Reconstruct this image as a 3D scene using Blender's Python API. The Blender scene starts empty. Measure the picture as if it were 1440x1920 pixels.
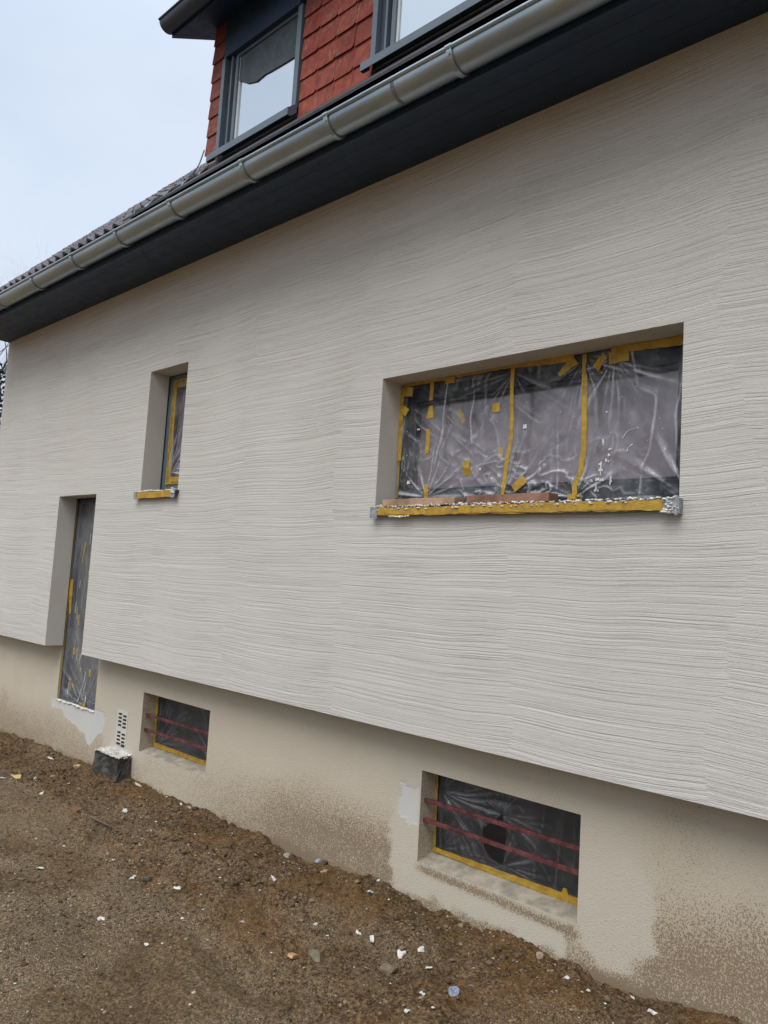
import bpy, math, random
import numpy as np
from mathutils import Vector, Matrix
R = math.radians
random.seed(7); rng = np.random.RandomState(11)
sc = bpy.context.scene
col = sc.collection

# ------------------------------------------------------------------ camera
cd = bpy.data.cameras.new("camera"); cam = bpy.data.objects.new("camera", cd); col.objects.link(cam)
cd.sensor_fit = 'VERTICAL'; cd.sensor_height = 36; cd.lens = 1447.1 / 1920 * 36
cd.clip_start = .05; cd.clip_end = 3000
Mx = [(0.72341919, 0.68776184, 0.06040139), (0.01799354, -0.10623823, 0.99417789), (-0.69017455, 0.71812052, 0.08923004)]
m = Matrix(((Mx[0][0], Mx[1][0], -Mx[2][0], 0), (Mx[0][1], Mx[1][1], -Mx[2][1], -3.2), (Mx[0][2], Mx[1][2], -Mx[2][2], 0), (0, 0, 0, 1)))
cam.matrix_world = m
sc.camera = cam

# ------------------------------------------------------------------ world and sun (overcast)
SUN_EL, SUN_AZ = 54, 12      # azimuth measured from -y towards +x
w = bpy.data.worlds.new("World"); sc.world = w; w.use_nodes = True
nt = w.node_tree; N = nt.nodes; L = nt.links
for n in list(N): N.remove(n)
out = N.new('ShaderNodeOutputWorld'); bg = N.new('ShaderNodeBackground')
sky = N.new('ShaderNodeTexSky'); sky.sky_type = 'NISHITA'; sky.sun_disc = False
sky.sun_elevation = R(SUN_EL); sky.sun_rotation = R(180 - SUN_AZ); sky.air_density = 1.2; sky.dust_density = 3
tc = N.new('ShaderNodeTexCoord'); mp = N.new('ShaderNodeMapping'); mp.inputs['Scale'].default_value = (1.2, 1.2, 2.6)
no = N.new('ShaderNodeTexNoise'); no.inputs['Scale'].default_value = 2.2; no.inputs['Detail'].default_value = 5; no.inputs['Roughness'].default_value = .55
cr = N.new('ShaderNodeValToRGB'); cr.color_ramp.elements[0].position = .3; cr.color_ramp.elements[1].position = .72
cr.color_ramp.elements[0].color = (7.0, 8.1, 9.9, 1); cr.color_ramp.elements[1].color = (8.3, 9.2, 10.4, 1)
mx = N.new('ShaderNodeMix'); mx.data_type = 'RGBA'; mx.inputs[0].default_value = .9
L.new(tc.outputs['Generated'], mp.inputs[0]); L.new(mp.outputs[0], no.inputs[0]); L.new(no.outputs[0], cr.inputs[0])
L.new(sky.outputs[0], mx.inputs[6]); L.new(cr.outputs[0], mx.inputs[7]); L.new(mx.outputs[2], bg.inputs[0])
# overcast luminance rises from the horizon to the zenith
sp0 = N.new('ShaderNodeSeparateXYZ'); L.new(tc.outputs['Generated'], sp0.inputs[0])
fc = N.new('ShaderNodeFloatCurve'); cv = fc.mapping.curves[0]
cv.points[0].location = (0, .040); cv.points[1].location = (1, .24)
for q in ((.12, .060), (.35, .074), (.62, .084), (.80, .14)): cv.points.new(*q)
fc.mapping.update(); L.new(sp0.outputs[2], fc.inputs['Value'])
L.new(fc.outputs[0], bg.inputs[1]); L.new(bg.outputs[0], out.inputs[0])
sd = bpy.data.lights.new("sun", 'SUN'); sd.energy = 1.6; sd.angle = R(40); sd.color = (1, .96, .9)
sun = bpy.data.objects.new("sun", sd); col.objects.link(sun)
dv = Vector((math.sin(R(SUN_AZ)) * math.cos(R(SUN_EL)), -math.cos(R(SUN_AZ)) * math.cos(R(SUN_EL)), math.sin(R(SUN_EL))))
sun.rotation_euler = dv.to_track_quat('Z', 'Y').to_euler()
sc.view_settings.view_transform = 'Standard'; sc.view_settings.look = 'None'
sc.view_settings.exposure = 0.42; sc.view_settings.gamma = 1
sc.render.engine = 'CYCLES'; sc.cycles.transparent_max_bounces = 12

# ------------------------------------------------------------------ helpers
def tag(o, label=None, cat=None, group=None, kind=None):
    if label: o['label'] = label
    if cat: o['category'] = cat
    if group: o['group'] = group
    if kind: o['kind'] = kind
    return o
def empty(name, loc=(0, 0, 0), parent=None):
    o = bpy.data.objects.new(name, None); col.objects.link(o); o.location = loc
    if parent: o.parent = parent
    return o
class MB:
    def __init__(s): s.v = []; s.f = []; s.mi = []
    def quad(s, a, b, c, d, mi=0):
        n = len(s.v); s.v += [a, b, c, d]; s.f.append((n, n + 1, n + 2, n + 3)); s.mi.append(mi)
    def poly(s, pts, mi=0):
        n = len(s.v); s.v += list(pts); s.f.append(tuple(range(n, n + len(pts)))); s.mi.append(mi)
    def hexa(s, p, mi=0):           # 8 points: bottom ring 0-3, top ring 4-7
        n = len(s.v); s.v += [tuple(q) for q in p]
        for f in ((3, 2, 1, 0), (4, 5, 6, 7), (0, 1, 5, 4), (1, 2, 6, 5), (2, 3, 7, 6), (3, 0, 4, 7)):
            s.f.append(tuple(n + i for i in f)); s.mi.append(mi)
    def box(s, x0, x1, y0, y1, z0, z1, mi=0):
        s.hexa([(x0, y0, z0), (x1, y0, z0), (x1, y1, z0), (x0, y1, z0), (x0, y0, z1), (x1, y0, z1), (x1, y1, z1), (x0, y1, z1)], mi)
    def prism(s, prof, x0, x1, mi=0):      # closed (y,z) profile extruded along x
        n = len(s.v); k = len(prof)
        s.v += [(x0, y, z) for y, z in prof] + [(x1, y, z) for y, z in prof]
        for i in range(k):
            j = (i + 1) % k; s.f.append((n + i, n + j, n + k + j, n + k + i)); s.mi.append(mi)
        s.f.append(tuple(n + i for i in reversed(range(k)))); s.mi.append(mi)
        s.f.append(tuple(n + k + i for i in range(k))); s.mi.append(mi)
    def tube(s, pts, rad, n=8, mi=0, caps=True):
        pts = [Vector(p) for p in pts]
        if not hasattr(rad, '__len__'): rad = [rad] * len(pts)
        b = len(s.v); up = None
        for i, p in enumerate(pts):
            d = (pts[min(i + 1, len(pts) - 1)] - pts[max(i - 1, 0)])
            if d.length < 1e-9: d = Vector((0, 0, 1))
            d.normalize()
            if up is None:
                up = d.orthogonal().normalized()
            else:
                up = up - d * up.dot(d)
                up = d.orthogonal().normalized() if up.length < 1e-6 else up.normalized()
            sd_ = d.cross(up)
            for k in range(n):
                a = 2 * math.pi * k / n
                s.v.append(tuple(p + (up * math.cos(a) + sd_ * math.sin(a)) * rad[i]))
        for i in range(len(pts) - 1):
            for k in range(n):
                a = b + i * n + k; c = b + i * n + (k + 1) % n
                s.f.append((a, c, c + n, a + n)); s.mi.append(mi)
        if caps:
            s.f.append(tuple(b + k for k in reversed(range(n)))); s.mi.append(mi)
            e = b + (len(pts) - 1) * n; s.f.append(tuple(e + k for k in range(n))); s.mi.append(mi)
    def build(s, name, mats, parent=None, smooth=False, bevel=0):
        me = bpy.data.meshes.new(name); me.from_pydata(s.v, [], s.f)
        if not isinstance(mats, (list, tuple)): mats = [mats]
        for mm in mats: me.materials.append(mm)
        if len(mats) > 1: me.polygons.foreach_set('material_index', s.mi)
        if smooth: me.polygons.foreach_set('use_smooth', [True] * len(me.polygons))
        me.update()
        o = bpy.data.objects.new(name, me); col.objects.link(o)
        if parent: o.parent = parent
        if bevel:
            b = o.modifiers.new('bevel', 'BEVEL'); b.width = bevel; b.segments = 2; b.limit_method = 'ANGLE'; b.angle_limit = R(40)
        return o
def grid_mesh(name, X, Y, Z, mat, parent=None, mask=None, smooth=True):
    h, wd = X.shape
    V = np.stack([X, Y, Z], -1).reshape(-1, 3)
    i = np.arange(h * wd).reshape(h, wd)
    F = np.stack([i[:-1, :-1], i[:-1, 1:], i[1:, 1:], i[1:, :-1]], -1)
    if mask is not None: F = F[mask]
    F = F.reshape(-1, 4)
    used = np.unique(F); mp_ = np.full(h * wd, -1); mp_[used] = np.arange(len(used))
    F = mp_[F]; V = V[used]
    me = bpy.data.meshes.new(name)
    me.vertices.add(len(V)); me.vertices.foreach_set('co', V.astype(np.float32).ravel())
    me.loops.add(F.size); me.loops.foreach_set('vertex_index', F.ravel().astype(np.int32))
    me.polygons.add(len(F)); me.polygons.foreach_set('loop_start', np.arange(0, F.size, 4, dtype=np.int32))
    me.polygons.foreach_set('use_smooth', np.full(len(F), smooth))
    me.update(calc_edges=True); me.validate()
    me.materials.append(mat)
    o = bpy.data.objects.new(name, me); col.objects.link(o)
    if parent: o.parent = parent
    return o, used
def attr(o, name, rgb):
    a = o.data.color_attributes.new(name, 'FLOAT_COLOR', 'POINT')
    c = np.ones((len(rgb), 4), np.float32); c[:, :rgb.shape[1]] = rgb; a.data.foreach_set('color', c.ravel())
TAB = rng.rand(512, 512)
def vn(x, y, sd_=0):
    x = x + sd_ * 17.3; y = y + sd_ * 9.7
    xi = np.floor(x).astype(int); yi = np.floor(y).astype(int); fx = x - xi; fy = y - yi
    fx = fx * fx * (3 - 2 * fx); fy = fy * fy * (3 - 2 * fy)
    a = TAB[xi % 512, yi % 512]; b = TAB[(xi + 1) % 512, yi % 512]; c = TAB[xi % 512, (yi + 1) % 512]; d = TAB[(xi + 1) % 512, (yi + 1) % 512]
    return (a * (1 - fx) + b * fx) * (1 - fy) + (c * (1 - fx) + d * fx) * fy
def fbm(x, y, o=4, sd_=0, g=.5):
    s = 0; a = 1; t = 0
    for i in range(o):
        s = s + a * vn(x * 2 ** i, y * 2 ** i, sd_ + i * 3); t += a; a *= g
    return s / t
def sst(a, b, x):
    t = np.clip((x - a) / (b - a), 0, 1); return t * t * (3 - 2 * t)

# ------------------------------------------------------------------ materials
class NT:
    def __init__(s, name):
        s.m = bpy.data.materials.new(name); s.m.use_nodes = True; s.t = s.m.node_tree; s.N = s.t.nodes; s.L = s.t.links
        s.b = s.N['Principled BSDF']; s.tc = s.N.new('ShaderNodeTexCoord'); s.co = s.tc.outputs['Object']
    def new(s, t, **k):
        n = s.N.new(t)
        for a, b in k.items(): setattr(n, a, b)
        return n
    def link(s, a, b): s.L.new(a, b)
    def mapping(s, scale=(1, 1, 1), src=None, rot=(0, 0, 0)):
        n = s.N.new('ShaderNodeMapping'); n.inputs['Scale'].default_value = scale; n.inputs['Rotation'].default_value = rot
        s.L.new(src or s.co, n.inputs[0]); return n.outputs[0]
    def noise(s, scale, detail=3, rough=.5, src=None, dist=0):
        n = s.N.new('ShaderNodeTexNoise'); n.inputs['Scale'].default_value = scale; n.inputs['Detail'].default_value = detail
        n.inputs['Roughness'].default_value = rough; n.inputs['Distortion'].default_value = dist
        s.L.new(src or s.co, n.inputs['Vector']); return n.outputs[0]
    def math(s, op, a, b=0.0, c=None, clamp=False):
        n = s.N.new('ShaderNodeMath'); n.operation = op; n.use_clamp = clamp
        for i, v in enumerate((a, b, c)):
            if v is None: continue
            if isinstance(v, (int, float)): n.inputs[i].default_value = v
            else: s.L.new(v, n.inputs[i])
        return n.outputs[0]
    def ss(s, x, a, b):
        n = s.N.new('ShaderNodeMapRange'); n.interpolation_type = 'SMOOTHSTEP'
        s.L.new(x, n.inputs[0]); n.inputs[1].default_value = a; n.inputs[2].default_value = b; return n.outputs[0]
    def lerp(s, x, a, b, lo, hi):
        n = s.N.new('ShaderNodeMapRange'); s.L.new(x, n.inputs[0])
        for i, v in enumerate((a, b, lo, hi)): n.inputs[i + 1].default_value = v
        return n.outputs[0]
    def mix(s, f, a, b, mode='MIX'):
        n = s.N.new('ShaderNodeMix'); n.data_type = 'RGBA'; n.blend_type = mode
        for i, v in ((0, f), (6, a), (7, b)):
            if isinstance(v, (int, float)): n.inputs[i].default_value = v
            elif isinstance(v, tuple): n.inputs[i].default_value = v + (1,) if len(v) == 3 else v
            else: s.L.new(v, n.inputs[i])
        return n.outputs[2]
    def bump(s, h, dist, strength=1, prev=None):
        n = s.N.new('ShaderNodeBump'); n.inputs['Distance'].default_value = dist; n.inputs['Strength'].default_value = strength
        s.L.new(h, n.inputs['Height'])
        if prev: s.L.new(prev, n.inputs['Normal'])
        return n.outputs[0]
    def setc(s, c):
        if isinstance(c, tuple): s.b.inputs['Base Color'].default_value = c + (1,)
        else: s.L.new(c, s.b.inputs['Base Color'])
    def seti(s, k, v):
        if isinstance(v, (int, float)): s.b.inputs[k].default_value = v
        else: s.L.new(v, s.b.inputs[k])
def plain(name, c, rough=.6, metal=0, var=.12, scale=8, bump=0, bscale=80, spec=.5, c2=None):
    t = NT(name)
    n = t.noise(scale, 4, .6)
    a = tuple(x * (1 - var) for x in c); b = tuple(min(1, x * (1 + var)) for x in (c2 or c))
    t.setc(t.mix(t.ss(n, .3, .7), a, b)); t.seti('Roughness', t.lerp(t.noise(scale * 3, 3), .3, .7, max(.05, rough - .08), rough + .08)); t.seti('Metallic', metal)
    t.b.inputs['Specular IOR Level'].default_value = spec
    if bump: t.seti('Normal', t.bump(t.noise(bscale, 3), bump))
    return t.m
M = {}
# combed scratch plaster: wavy horizontal comb strokes laid in bays about a metre wide
t = NT('combed plaster')
sx = t.new('ShaderNodeSeparateXYZ'); t.link(t.co, sx.inputs[0]); X, Z = sx.outputs[0], sx.outputs[2]
def comb(seed, bay):
    wob = t.math('MULTIPLY', t.math('SUBTRACT', t.noise(.8, 2, .5, t.mapping((1, 1, 1.4))), .5), .9)
    q = t.math('ADD', t.math('DIVIDE', t.math('ADD', X, wob), bay), seed)
    cell = t.math('FLOOR', q); fr = t.math('FRACT', q)
    wn = t.new('ShaderNodeTexWhiteNoise', noise_dimensions='1D'); t.link(cell, wn.inputs['W'])
    r = wn.outputs['Value']
    slope = t.math('MULTIPLY', t.math('SUBTRACT', r, .5), .035)
    arc = t.math('MULTIPLY', t.math('SINE', t.math('MULTIPLY', fr, 3.14159)), .016)
    zz = t.math('ADD', Z, t.math('ADD', t.math('MULTIPLY', slope, fr), arc))
    zz = t.math('ADD', zz, t.math('MULTIPLY', r, .37))
    wv = t.math('MULTIPLY', t.math('SUBTRACT', t.noise(1.1, 2, .5, t.mapping((1, 1, 1.3))), .5), .05)
    zz = t.math('ADD', zz, wv)
    wv2 = t.math('MULTIPLY', t.math('SUBTRACT', t.noise(4.2, 2, .5, t.mapping((1, 1, 1.6))), .5), .005)
    zz = t.math('ADD', zz, wv2)
    cb = t.new('ShaderNodeCombineXYZ'); t.link(t.math('MULTIPLY', X, .30), cb.inputs[0]); t.link(t.math('MULTIPLY', zz, 64), cb.inputs[2]); t.link(t.math('MULTIPLY', r, 9), cb.inputs[1])
    edge = t.math('MULTIPLY', t.ss(fr, 0, .03), t.ss(fr, 1, .97))
    return cb.outputs[0], edge
v1, e1 = comb(0.0, 1.12)
h1 = t.noise(1.9, 3, .62, v1)
h2 = t.noise(5.2, 2, .5, v1)
# grooves: sharp dark furrows where the noise passes its mid value
mpc = t.mapping((.34, 1, .42), v1); h0 = t.noise(1.9, 1.5, .5, mpc)
gro = t.ss(t.math('ABSOLUTE', t.math('SUBTRACT', h0, .5)), 0, .055)
gr2 = t.ss(t.math('ABSOLUTE', t.math('SUBTRACT', h1, .5)), 0, .05)
hh = t.math('ADD', t.math('ADD', t.math('MULTIPLY', h1, .75), t.math('MULTIPLY', gr2, .16)), t.math('MULTIPLY', gro, .50))
hh = t.math('ADD', hh, t.math('MULTIPLY', h2, .22))
strg = t.lerp(t.noise(1.6, 2, .5), .35, .65, .6, 1.0)
hh = t.math('MULTIPLY', hh, t.math('MULTIPLY', strg, t.lerp(e1, 0, 1, .88, 1)))
gr = t.noise(190, 3, .6)
nrm = t.bump(hh, .0052, .85); nrm = t.bump(gr, .005, 1, nrm)
c = t.mix(t.noise(1.3, 4, .6), (.605, .572, .515), (.66, .63, .58))
c = t.mix(t.ss(gr, .35, .65), t.mix(.12, c, (.38, .36, .32)), c)
t.setc(c); t.seti('Roughness', .92); t.b.inputs['Specular IOR Level'].default_value = .2; t.seti('Normal', nrm)
M['comb'] = t.m
M['smooth'] = plain('smooth plaster', (.56, .53, .47), .9, var=.05, scale=3, bump=.0012, bscale=160, spec=.2)
# plinth render with mud splashes (vertex attribute: R dirt, G fresh filler, B washed)
t = NT('plinth render')
at = t.new('ShaderNodeVertexColor', layer_name='wear'); sp = t.new('ShaderNodeSeparateColor'); t.link(at.outputs[0], sp.inputs[0])
dirt, fresh, wash = sp.outputs[0], sp.outputs[1], sp.outputs[2]
grain = t.noise(175, 3, .6, t.mapping((1, 1, .8))); fine = t.noise(220, 2, .6); big = t.noise(3, 4, .6)
cellp = t.new('ShaderNodeTexVoronoi'); cellp.inputs['Scale'].default_value = 165; t.link(t.mapping((1, 1, .75)), cellp.inputs['Vector'])
pit = t.math('ADD', t.math('MULTIPLY', grain, .75), t.math('MULTIPLY', cellp.outputs['Distance'], .4))
base = t.mix(big, (.50, .435, .335), (.575, .51, .41))
base = t.mix(wash, base, (.525, .475, .385))
film = t.mix(t.math('MULTIPLY', t.ss(dirt, 0, .7), .62), base, (.37, .27, .155))
thr = t.math('SUBTRACT', pit, t.math('MULTIPLY', dirt, .42))
spl = t.ss(thr, .415, .335)
c = t.mix(t.math('MULTIPLY', t.math('MULTIPLY', spl, .66), t.ss(dirt, .0, .3)), film, t.mix(fine, (.105, .072, .044), (.19, .135, .085)))
c = t.mix(fresh, c, t.mix(big, (.50, .485, .45), (.58, .565, .53)))
t.setc(c); t.seti('Roughness', .93); t.b.inputs['Specular IOR Level'].default_value = .15
rs = t.math('SUBTRACT', 1, t.math('MULTIPLY', fresh, .9))
t.seti('Normal', t.bump(t.math('MULTIPLY', t.math('ADD', t.math('ADD', grain, fine), t.math('MULTIPLY', cellp.outputs['Distance'], .5)), rs), .0022, .8))
M['plinth'] = t.m
# soil
t = NT('soil')
at = t.new('ShaderNodeVertexColor', layer_name='soil'); sp = t.new('ShaderNodeSeparateColor'); t.link(at.outputs[0], sp.inputs[0])
pk, mo, gt = sp.outputs      # packed, moss, grit
a = t.noise(7, 6, .7); b = t.noise(42, 4, .7); d = t.noise(160, 3, .65); e = t.noise(1.7, 4, .6)
c = t.mix(t.ss(b, .34, .64), (.050, .029, .014), (.24, .158, .083))
c = t.mix(t.math('MULTIPLY', t.ss(a, .45, .7), .55), c, (.27, .19, .115))
c = t.mix(t.math('MULTIPLY', t.ss(e, .46, .62), .55), c, (.21, .112, .045))
c = t.mix(t.math('MULTIPLY', pk, .8), c, t.mix(t.ss(b, .3, .68), (.10, .068, .034), (.235, .165, .092)))
c = t.mix(t.math('MULTIPLY', mo, t.ss(b, .35, .6)), c, (.13, .085, .018))
c = t.mix(t.math('MULTIPLY', gt, t.ss(d, .5, .62)), c, (.38, .315, .22))
c = t.mix(t.math('MULTIPLY', t.ss(d, .66, .74), .5), c, (.36, .30, .20))
c = t.mix(t.math('MULTIPLY', t.ss(t.noise(1.15, 5, .65, t.mapping((1, 1.5, 1))), .50, .60), .45), c, t.mix(.5, c, (.055, .038, .022)))
c = t.mix(1.0, c, t.mix(t.ss(t.noise(95, 4, .75), .36, .64), (.62, .60, .58), (1.45, 1.42, 1.38)), 'MULTIPLY')
t.setc(c); t.seti('Roughness', .95); t.b.inputs['Specular IOR Level'].default_value = .15
n_ = t.bump(b, .030, 1); t.seti('Normal', t.bump(d, .013, 1, n_))
M['soil'] = t.m
def attrmat(name, lay, rough=.9, bump=.003, bs=120, spec=.3, wear=None):
    t = NT(name); at = t.new('ShaderNodeVertexColor', layer_name=lay)
    n = t.noise(14, 5, .65); f_ = t.noise(90, 3, .6)
    c = t.mix(1.0, at.outputs[0], t.mix(t.ss(n, .3, .7), (.72, .72, .72), (1.2, 1.2, 1.2)), 'MULTIPLY')
    if wear:
        wz = t.math('MULTIPLY', t.ss(t.noise(30, 5, .75, t.mapping((1.5, 1, .6))), .52, .66), t.ss(t.noise(2.2, 2, .5), .42, .62))
        c = t.mix(t.math('MULTIPLY', wz, .55), c, wear)
    t.setc(c); t.seti('Roughness', rough); t.seti('Normal', t.bump(f_, bump)); t.b.inputs['Specular IOR Level'].default_value = spec
    return t.m
M['stone'] = attrmat('rubble', 'tint', spec=.2)
M['rooftile'] = attrmat('dark clay tile', 'tint', .75)
M['redtile'] = attrmat('red painted slate', 'tint', .8, .002, 100, .25, (.42, .27, .22))
M['anth'] = plain('anthracite coated metal', (.035, .048, .065), .42, var=.08, bump=.0004, bscale=30)
M['frame'] = plain('dark window frame', (.012, .015, .020), .5, var=.06, spec=.3)
M['anthl'] = plain('grey blue window aluminium', (.105, .135, .165), .42, var=.06)
M['navy'] = plain('dark soffit board', (.013, .031, .068), .55, var=.12, scale=4, bump=.0005, bscale=60)
M['dark'] = plain('black bitumen board', (.018, .016, .017), .7, var=.3, bump=.002, bscale=40)
# weathered zinc
t = NT('zinc')
n1 = t.noise(3.5, 5, .6, t.mapping((.35, 2, 2))); n2 = t.noise(26, 4, .65, t.mapping((.25, 1, 1)))
t.setc(t.mix(t.ss(n1, .3, .7), (.29, .35, .395), (.43, .485, .51))); t.seti('Metallic', .82); t.seti('Roughness', t.lerp(n2, .3, .7, .27, .42))
t.seti('Normal', t.bump(t.noise(7, 3, .5, t.mapping((.5, 1, 1))), .004, .35))
M['zinc'] = t.m
M['lead'] = plain('lead flashing', (.17, .185, .20), .5, .35, var=.3, scale=14, bump=.01, bscale=24)
def tapemat(name, c0, c1):
    t = NT(name); n = t.noise(22, 4, .65); k = t.noise(60, 4, .7, t.mapping((1, 1, 3)))
    c = t.mix(t.ss(n, .3, .7), c0, c1)
    c = t.mix(t.math('MULTIPLY', t.ss(k, .58, .72), .35), c, (.7, .66, .5))
    t.setc(c); t.seti('Roughness', .55); t.seti('Normal', t.bump(k, .003, .8)); return t.m
M['tape'] = tapemat('yellow masking tape', (.33, .185, .014), (.50, .31, .028))
M['tape2'] = tapemat('faded ochre tape', (.25, .165, .03), (.38, .26, .07))
M['silver'] = plain('grey cloth tape', (.27, .29, .30), .45, .2, var=.3, scale=30, bump=.004, bscale=60)
M['white'] = plain('white plaster blobs', (.70, .69, .65), .8, var=.08, bump=.004, bscale=90)
M['crust'] = plain('dirty plaster crust', (.50, .48, .43), .9, var=.25, scale=16, bump=.004, bscale=90)
M['chip'] = plain('pale plaster chip', (.58, .56, .50), .85, var=.15, scale=30)
M['whitepvc'] = plain('white pvc', (.62, .64, .66), .4, var=.04)
M['wood'] = plain('sawn pine', (.38, .235, .145), .8, var=.3, scale=9, bump=.003, bscale=60)
M['wood2'] = plain('old brown batten', (.24, .125, .08), .8, var=.35, scale=9, bump=.003, bscale=60)
M['oldsill'] = plain('weathered concrete sill', (.30, .265, .205), .9, var=.3, scale=11, bump=.004, bscale=70)
M['rust'] = plain('red oxide painted bar', (.085, .018, .019), .5, var=.3, scale=18, c2=(.13, .04, .038), bump=.002, bscale=70)
M['bit'] = plain('bitumen coating', (.060, .057, .049), .9, var=.5, scale=9, bump=.010, bscale=55, spec=.2)
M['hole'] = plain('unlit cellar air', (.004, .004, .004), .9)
def glass(name, tint, spec_mix, rough=.02, gcol=(.8, .85, .88)):
    t = NT(name); g = t.new('ShaderNodeBsdfGlossy'); g.inputs['Color'].default_value = gcol + (1,); g.inputs['Roughness'].default_value = rough
    t.setc(t.mix(t.noise(1.5, 3), tuple(x * .85 for x in tint), tint)); t.seti('Roughness', .5)
    m_ = t.new('ShaderNodeMixShader'); m_.inputs[0].default_value = spec_mix
    g2 = t.bump(t.noise(2.5, 2, .5), .0012, .5); t.link(g2, g.inputs['Normal'])
    t.link(t.b.outputs[0], m_.inputs[1]); t.link(g.outputs[0], m_.inputs[2]); t.link(m_.outputs[0], t.N['Material Output'].inputs[0]); return t.m
M['skyglass'] = glass('coated window glass', (.35, .38, .40), .72)
M['mauve'] = glass('mauve tinted pane', (.15, .115, .13), .06, .12)
M['darkglass'] = glass('dark cellar pane', (.009, .009, .009), .03, .08)
M['greypane'] = glass('grey door panel', (.085, .088, .088), .10, .2)
def filmmat(name, lo, hi, white=.75, nscale=3.0, fold=.50):
    t = NT(name); tr = t.new('ShaderNodeBsdfTransparent'); m_ = t.new('ShaderNodeMixShader')
    t.setc((white, white, white * 1.03)); t.seti('Roughness', .10); t.b.inputs['Specular IOR Level'].default_value = 1.0
    at = t.new('ShaderNodeVertexColor', layer_name='fold')
    n = t.noise(nscale, 5, .65); f_ = t.lerp(t.ss(n, .40, .70), 0, 1, lo, hi); f_ = t.math('ADD', f_, t.math('MULTIPLY', at.outputs[0], fold))
    cr_ = t.noise(34, 4, .7, t.mapping((1, 1, .55)), .6)
    f_ = t.math('ADD', f_, t.math('MULTIPLY', t.ss(cr_, .6, .78), .06))
    lw = t.new('ShaderNodeLayerWeight'); lw.inputs[0].default_value = .35
    f_ = t.math('ADD', f_, t.math('MULTIPLY', lw.outputs[1], .05), clamp=True)
    t.seti('Normal', t.bump(cr_, .006, .6))
    t.link(f_, m_.inputs[0]); t.link(tr.outputs[0], m_.inputs[1]); t.link(t.b.outputs[0], m_.inputs[2]); t.link(m_.outputs[0], t.N['Material Output'].inputs[0]); return t.m
M['panerefl'] = plain('dark pane reflection', (.045, .062, .07), .6, var=.25, scale=12)  # dark colour imitating a reflection across the upper dormer pane
M['film'] = filmmat('clear plastic sheet', .015, .17)
M['film2'] = filmmat('dusty plastic sheet', .045, .14, .5, 3.0, .26)
M['film3'] = filmmat('grey plastic sheet', .08, .22, .5)
M['stick'] = plain('weathered stick', (.12, .08, .05), .9, var=.4)
M['bark'] = plain('grey bark', (.10, .085, .075), .9, var=.3)
M['ivy'] = plain('dark ivy leaves', (.025, .035, .018), .6, var=.4)

# ------------------------------------------------------------------ the ground
def zg(x, y=None): return -1.67 + .0205 * x
xs = np.arange(-11.5, 1.2, .0105); ys = np.arange(-3.3, .22, .0105)
GX, GY = np.meshgrid(xs, ys)
pack = sst(.10, -.10, (GY + .78 + .12 * (GX + 4.2)) + .25 * (fbm(GX * 1.1, GY * 1.1, 3, 5) - .5)) * sst(-.8, -1.6, GX + 0)
cl = fbm(GX * 9, GY * 9, 5, 1, .58); lump = fbm(GX * 2.2, GY * 2.2, 3, 2); cl2 = np.abs(fbm(GX * 22, GY * 22, 3, 9) - .5) * 2
h = (lump - .5) * .11 + (cl - .5) * (.085 - .055 * pack) + (1 - cl2) ** 2 * (.012 - .009 * pack) + (fbm(GX * 60, GY * 60, 2, 14) - .5) * .010
h += .03 * np.exp(-((GY - .12) / .10) ** 2) * (fbm(GX * 5, GY * 5, 3, 21) - .25)         # banked loose soil against the plinth
h -= .05 * np.exp(-(((GX + 1.62) / .13) ** 2 + ((GY - .13) / .05) ** 2)) # dug-out pocket
for fx, fy, fa in ((-3.05, -.62, .5), (-4.6, -.55, .2), (-5.6, -.85, .6), (-2.0, -.28, .1), (-3.9, -.30, -.2)):      # worn boot prints
    ca_, sa_ = math.cos(fa), math.sin(fa); u1 = (GX - fx) * ca_ + (GY - fy) * sa_; u2 = -(GX - fx) * sa_ + (GY - fy) * ca_; dd_ = np.sqrt((u1 / .15) ** 2 + (u2 / .05) ** 2); h += -.022 * sst(1.1, .8, dd_) + .010 * np.exp(-((dd_ - 1.25) / .2) ** 2)
h -= .03 * np.exp(-((GY + .80 + .12 * (GX + 4.2) + .06 * np.sin(GX * 2)) / .07) ** 2) * sst(-5.5, -4, GX)      # edge of the trodden strip
fade = sst(-11.5, -10.7, GX) * sst(1.2, .6, GX) * sst(-3.3, -2.8, GY)
GZ = zg(GX) + h * fade + .006
moss = np.exp(-(((GX + 2.25) / .34) ** 2 + ((GY - .02) / .12) ** 2)) * 1.0 + .7 * np.exp(-(((GX + 3.35) / .3) ** 2 + ((GY - .03) / .07) ** 2))
moss = moss * sst(.35, .6, fbm(GX * 5, GY * 5, 3, 31))
pale = sst(.50, .60, fbm(GX * 2.1 + 9, GY * 3.6, 4, 47)) * sst(-1.05, -1.35, GY) * sst(-2.9, -3.4, GX)
grit = 1.3 * pale + sst(.50, .66, fbm(GX * 1.5, GY * 1.5, 4, 41)) * .75 + 1.1 * pack * sst(.47, .62, fbm(GX * 1.3 + 3, GY * 1.9, 4, 43))
go, used = grid_mesh('ground', GX, GY, GZ, M['soil'])
attr(go, 'soil', np.stack([pack.ravel()[used], moss.ravel()[used], np.clip(grit.ravel()[used], 0, 1)], -1))
tag(go, kind='structure')
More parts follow.
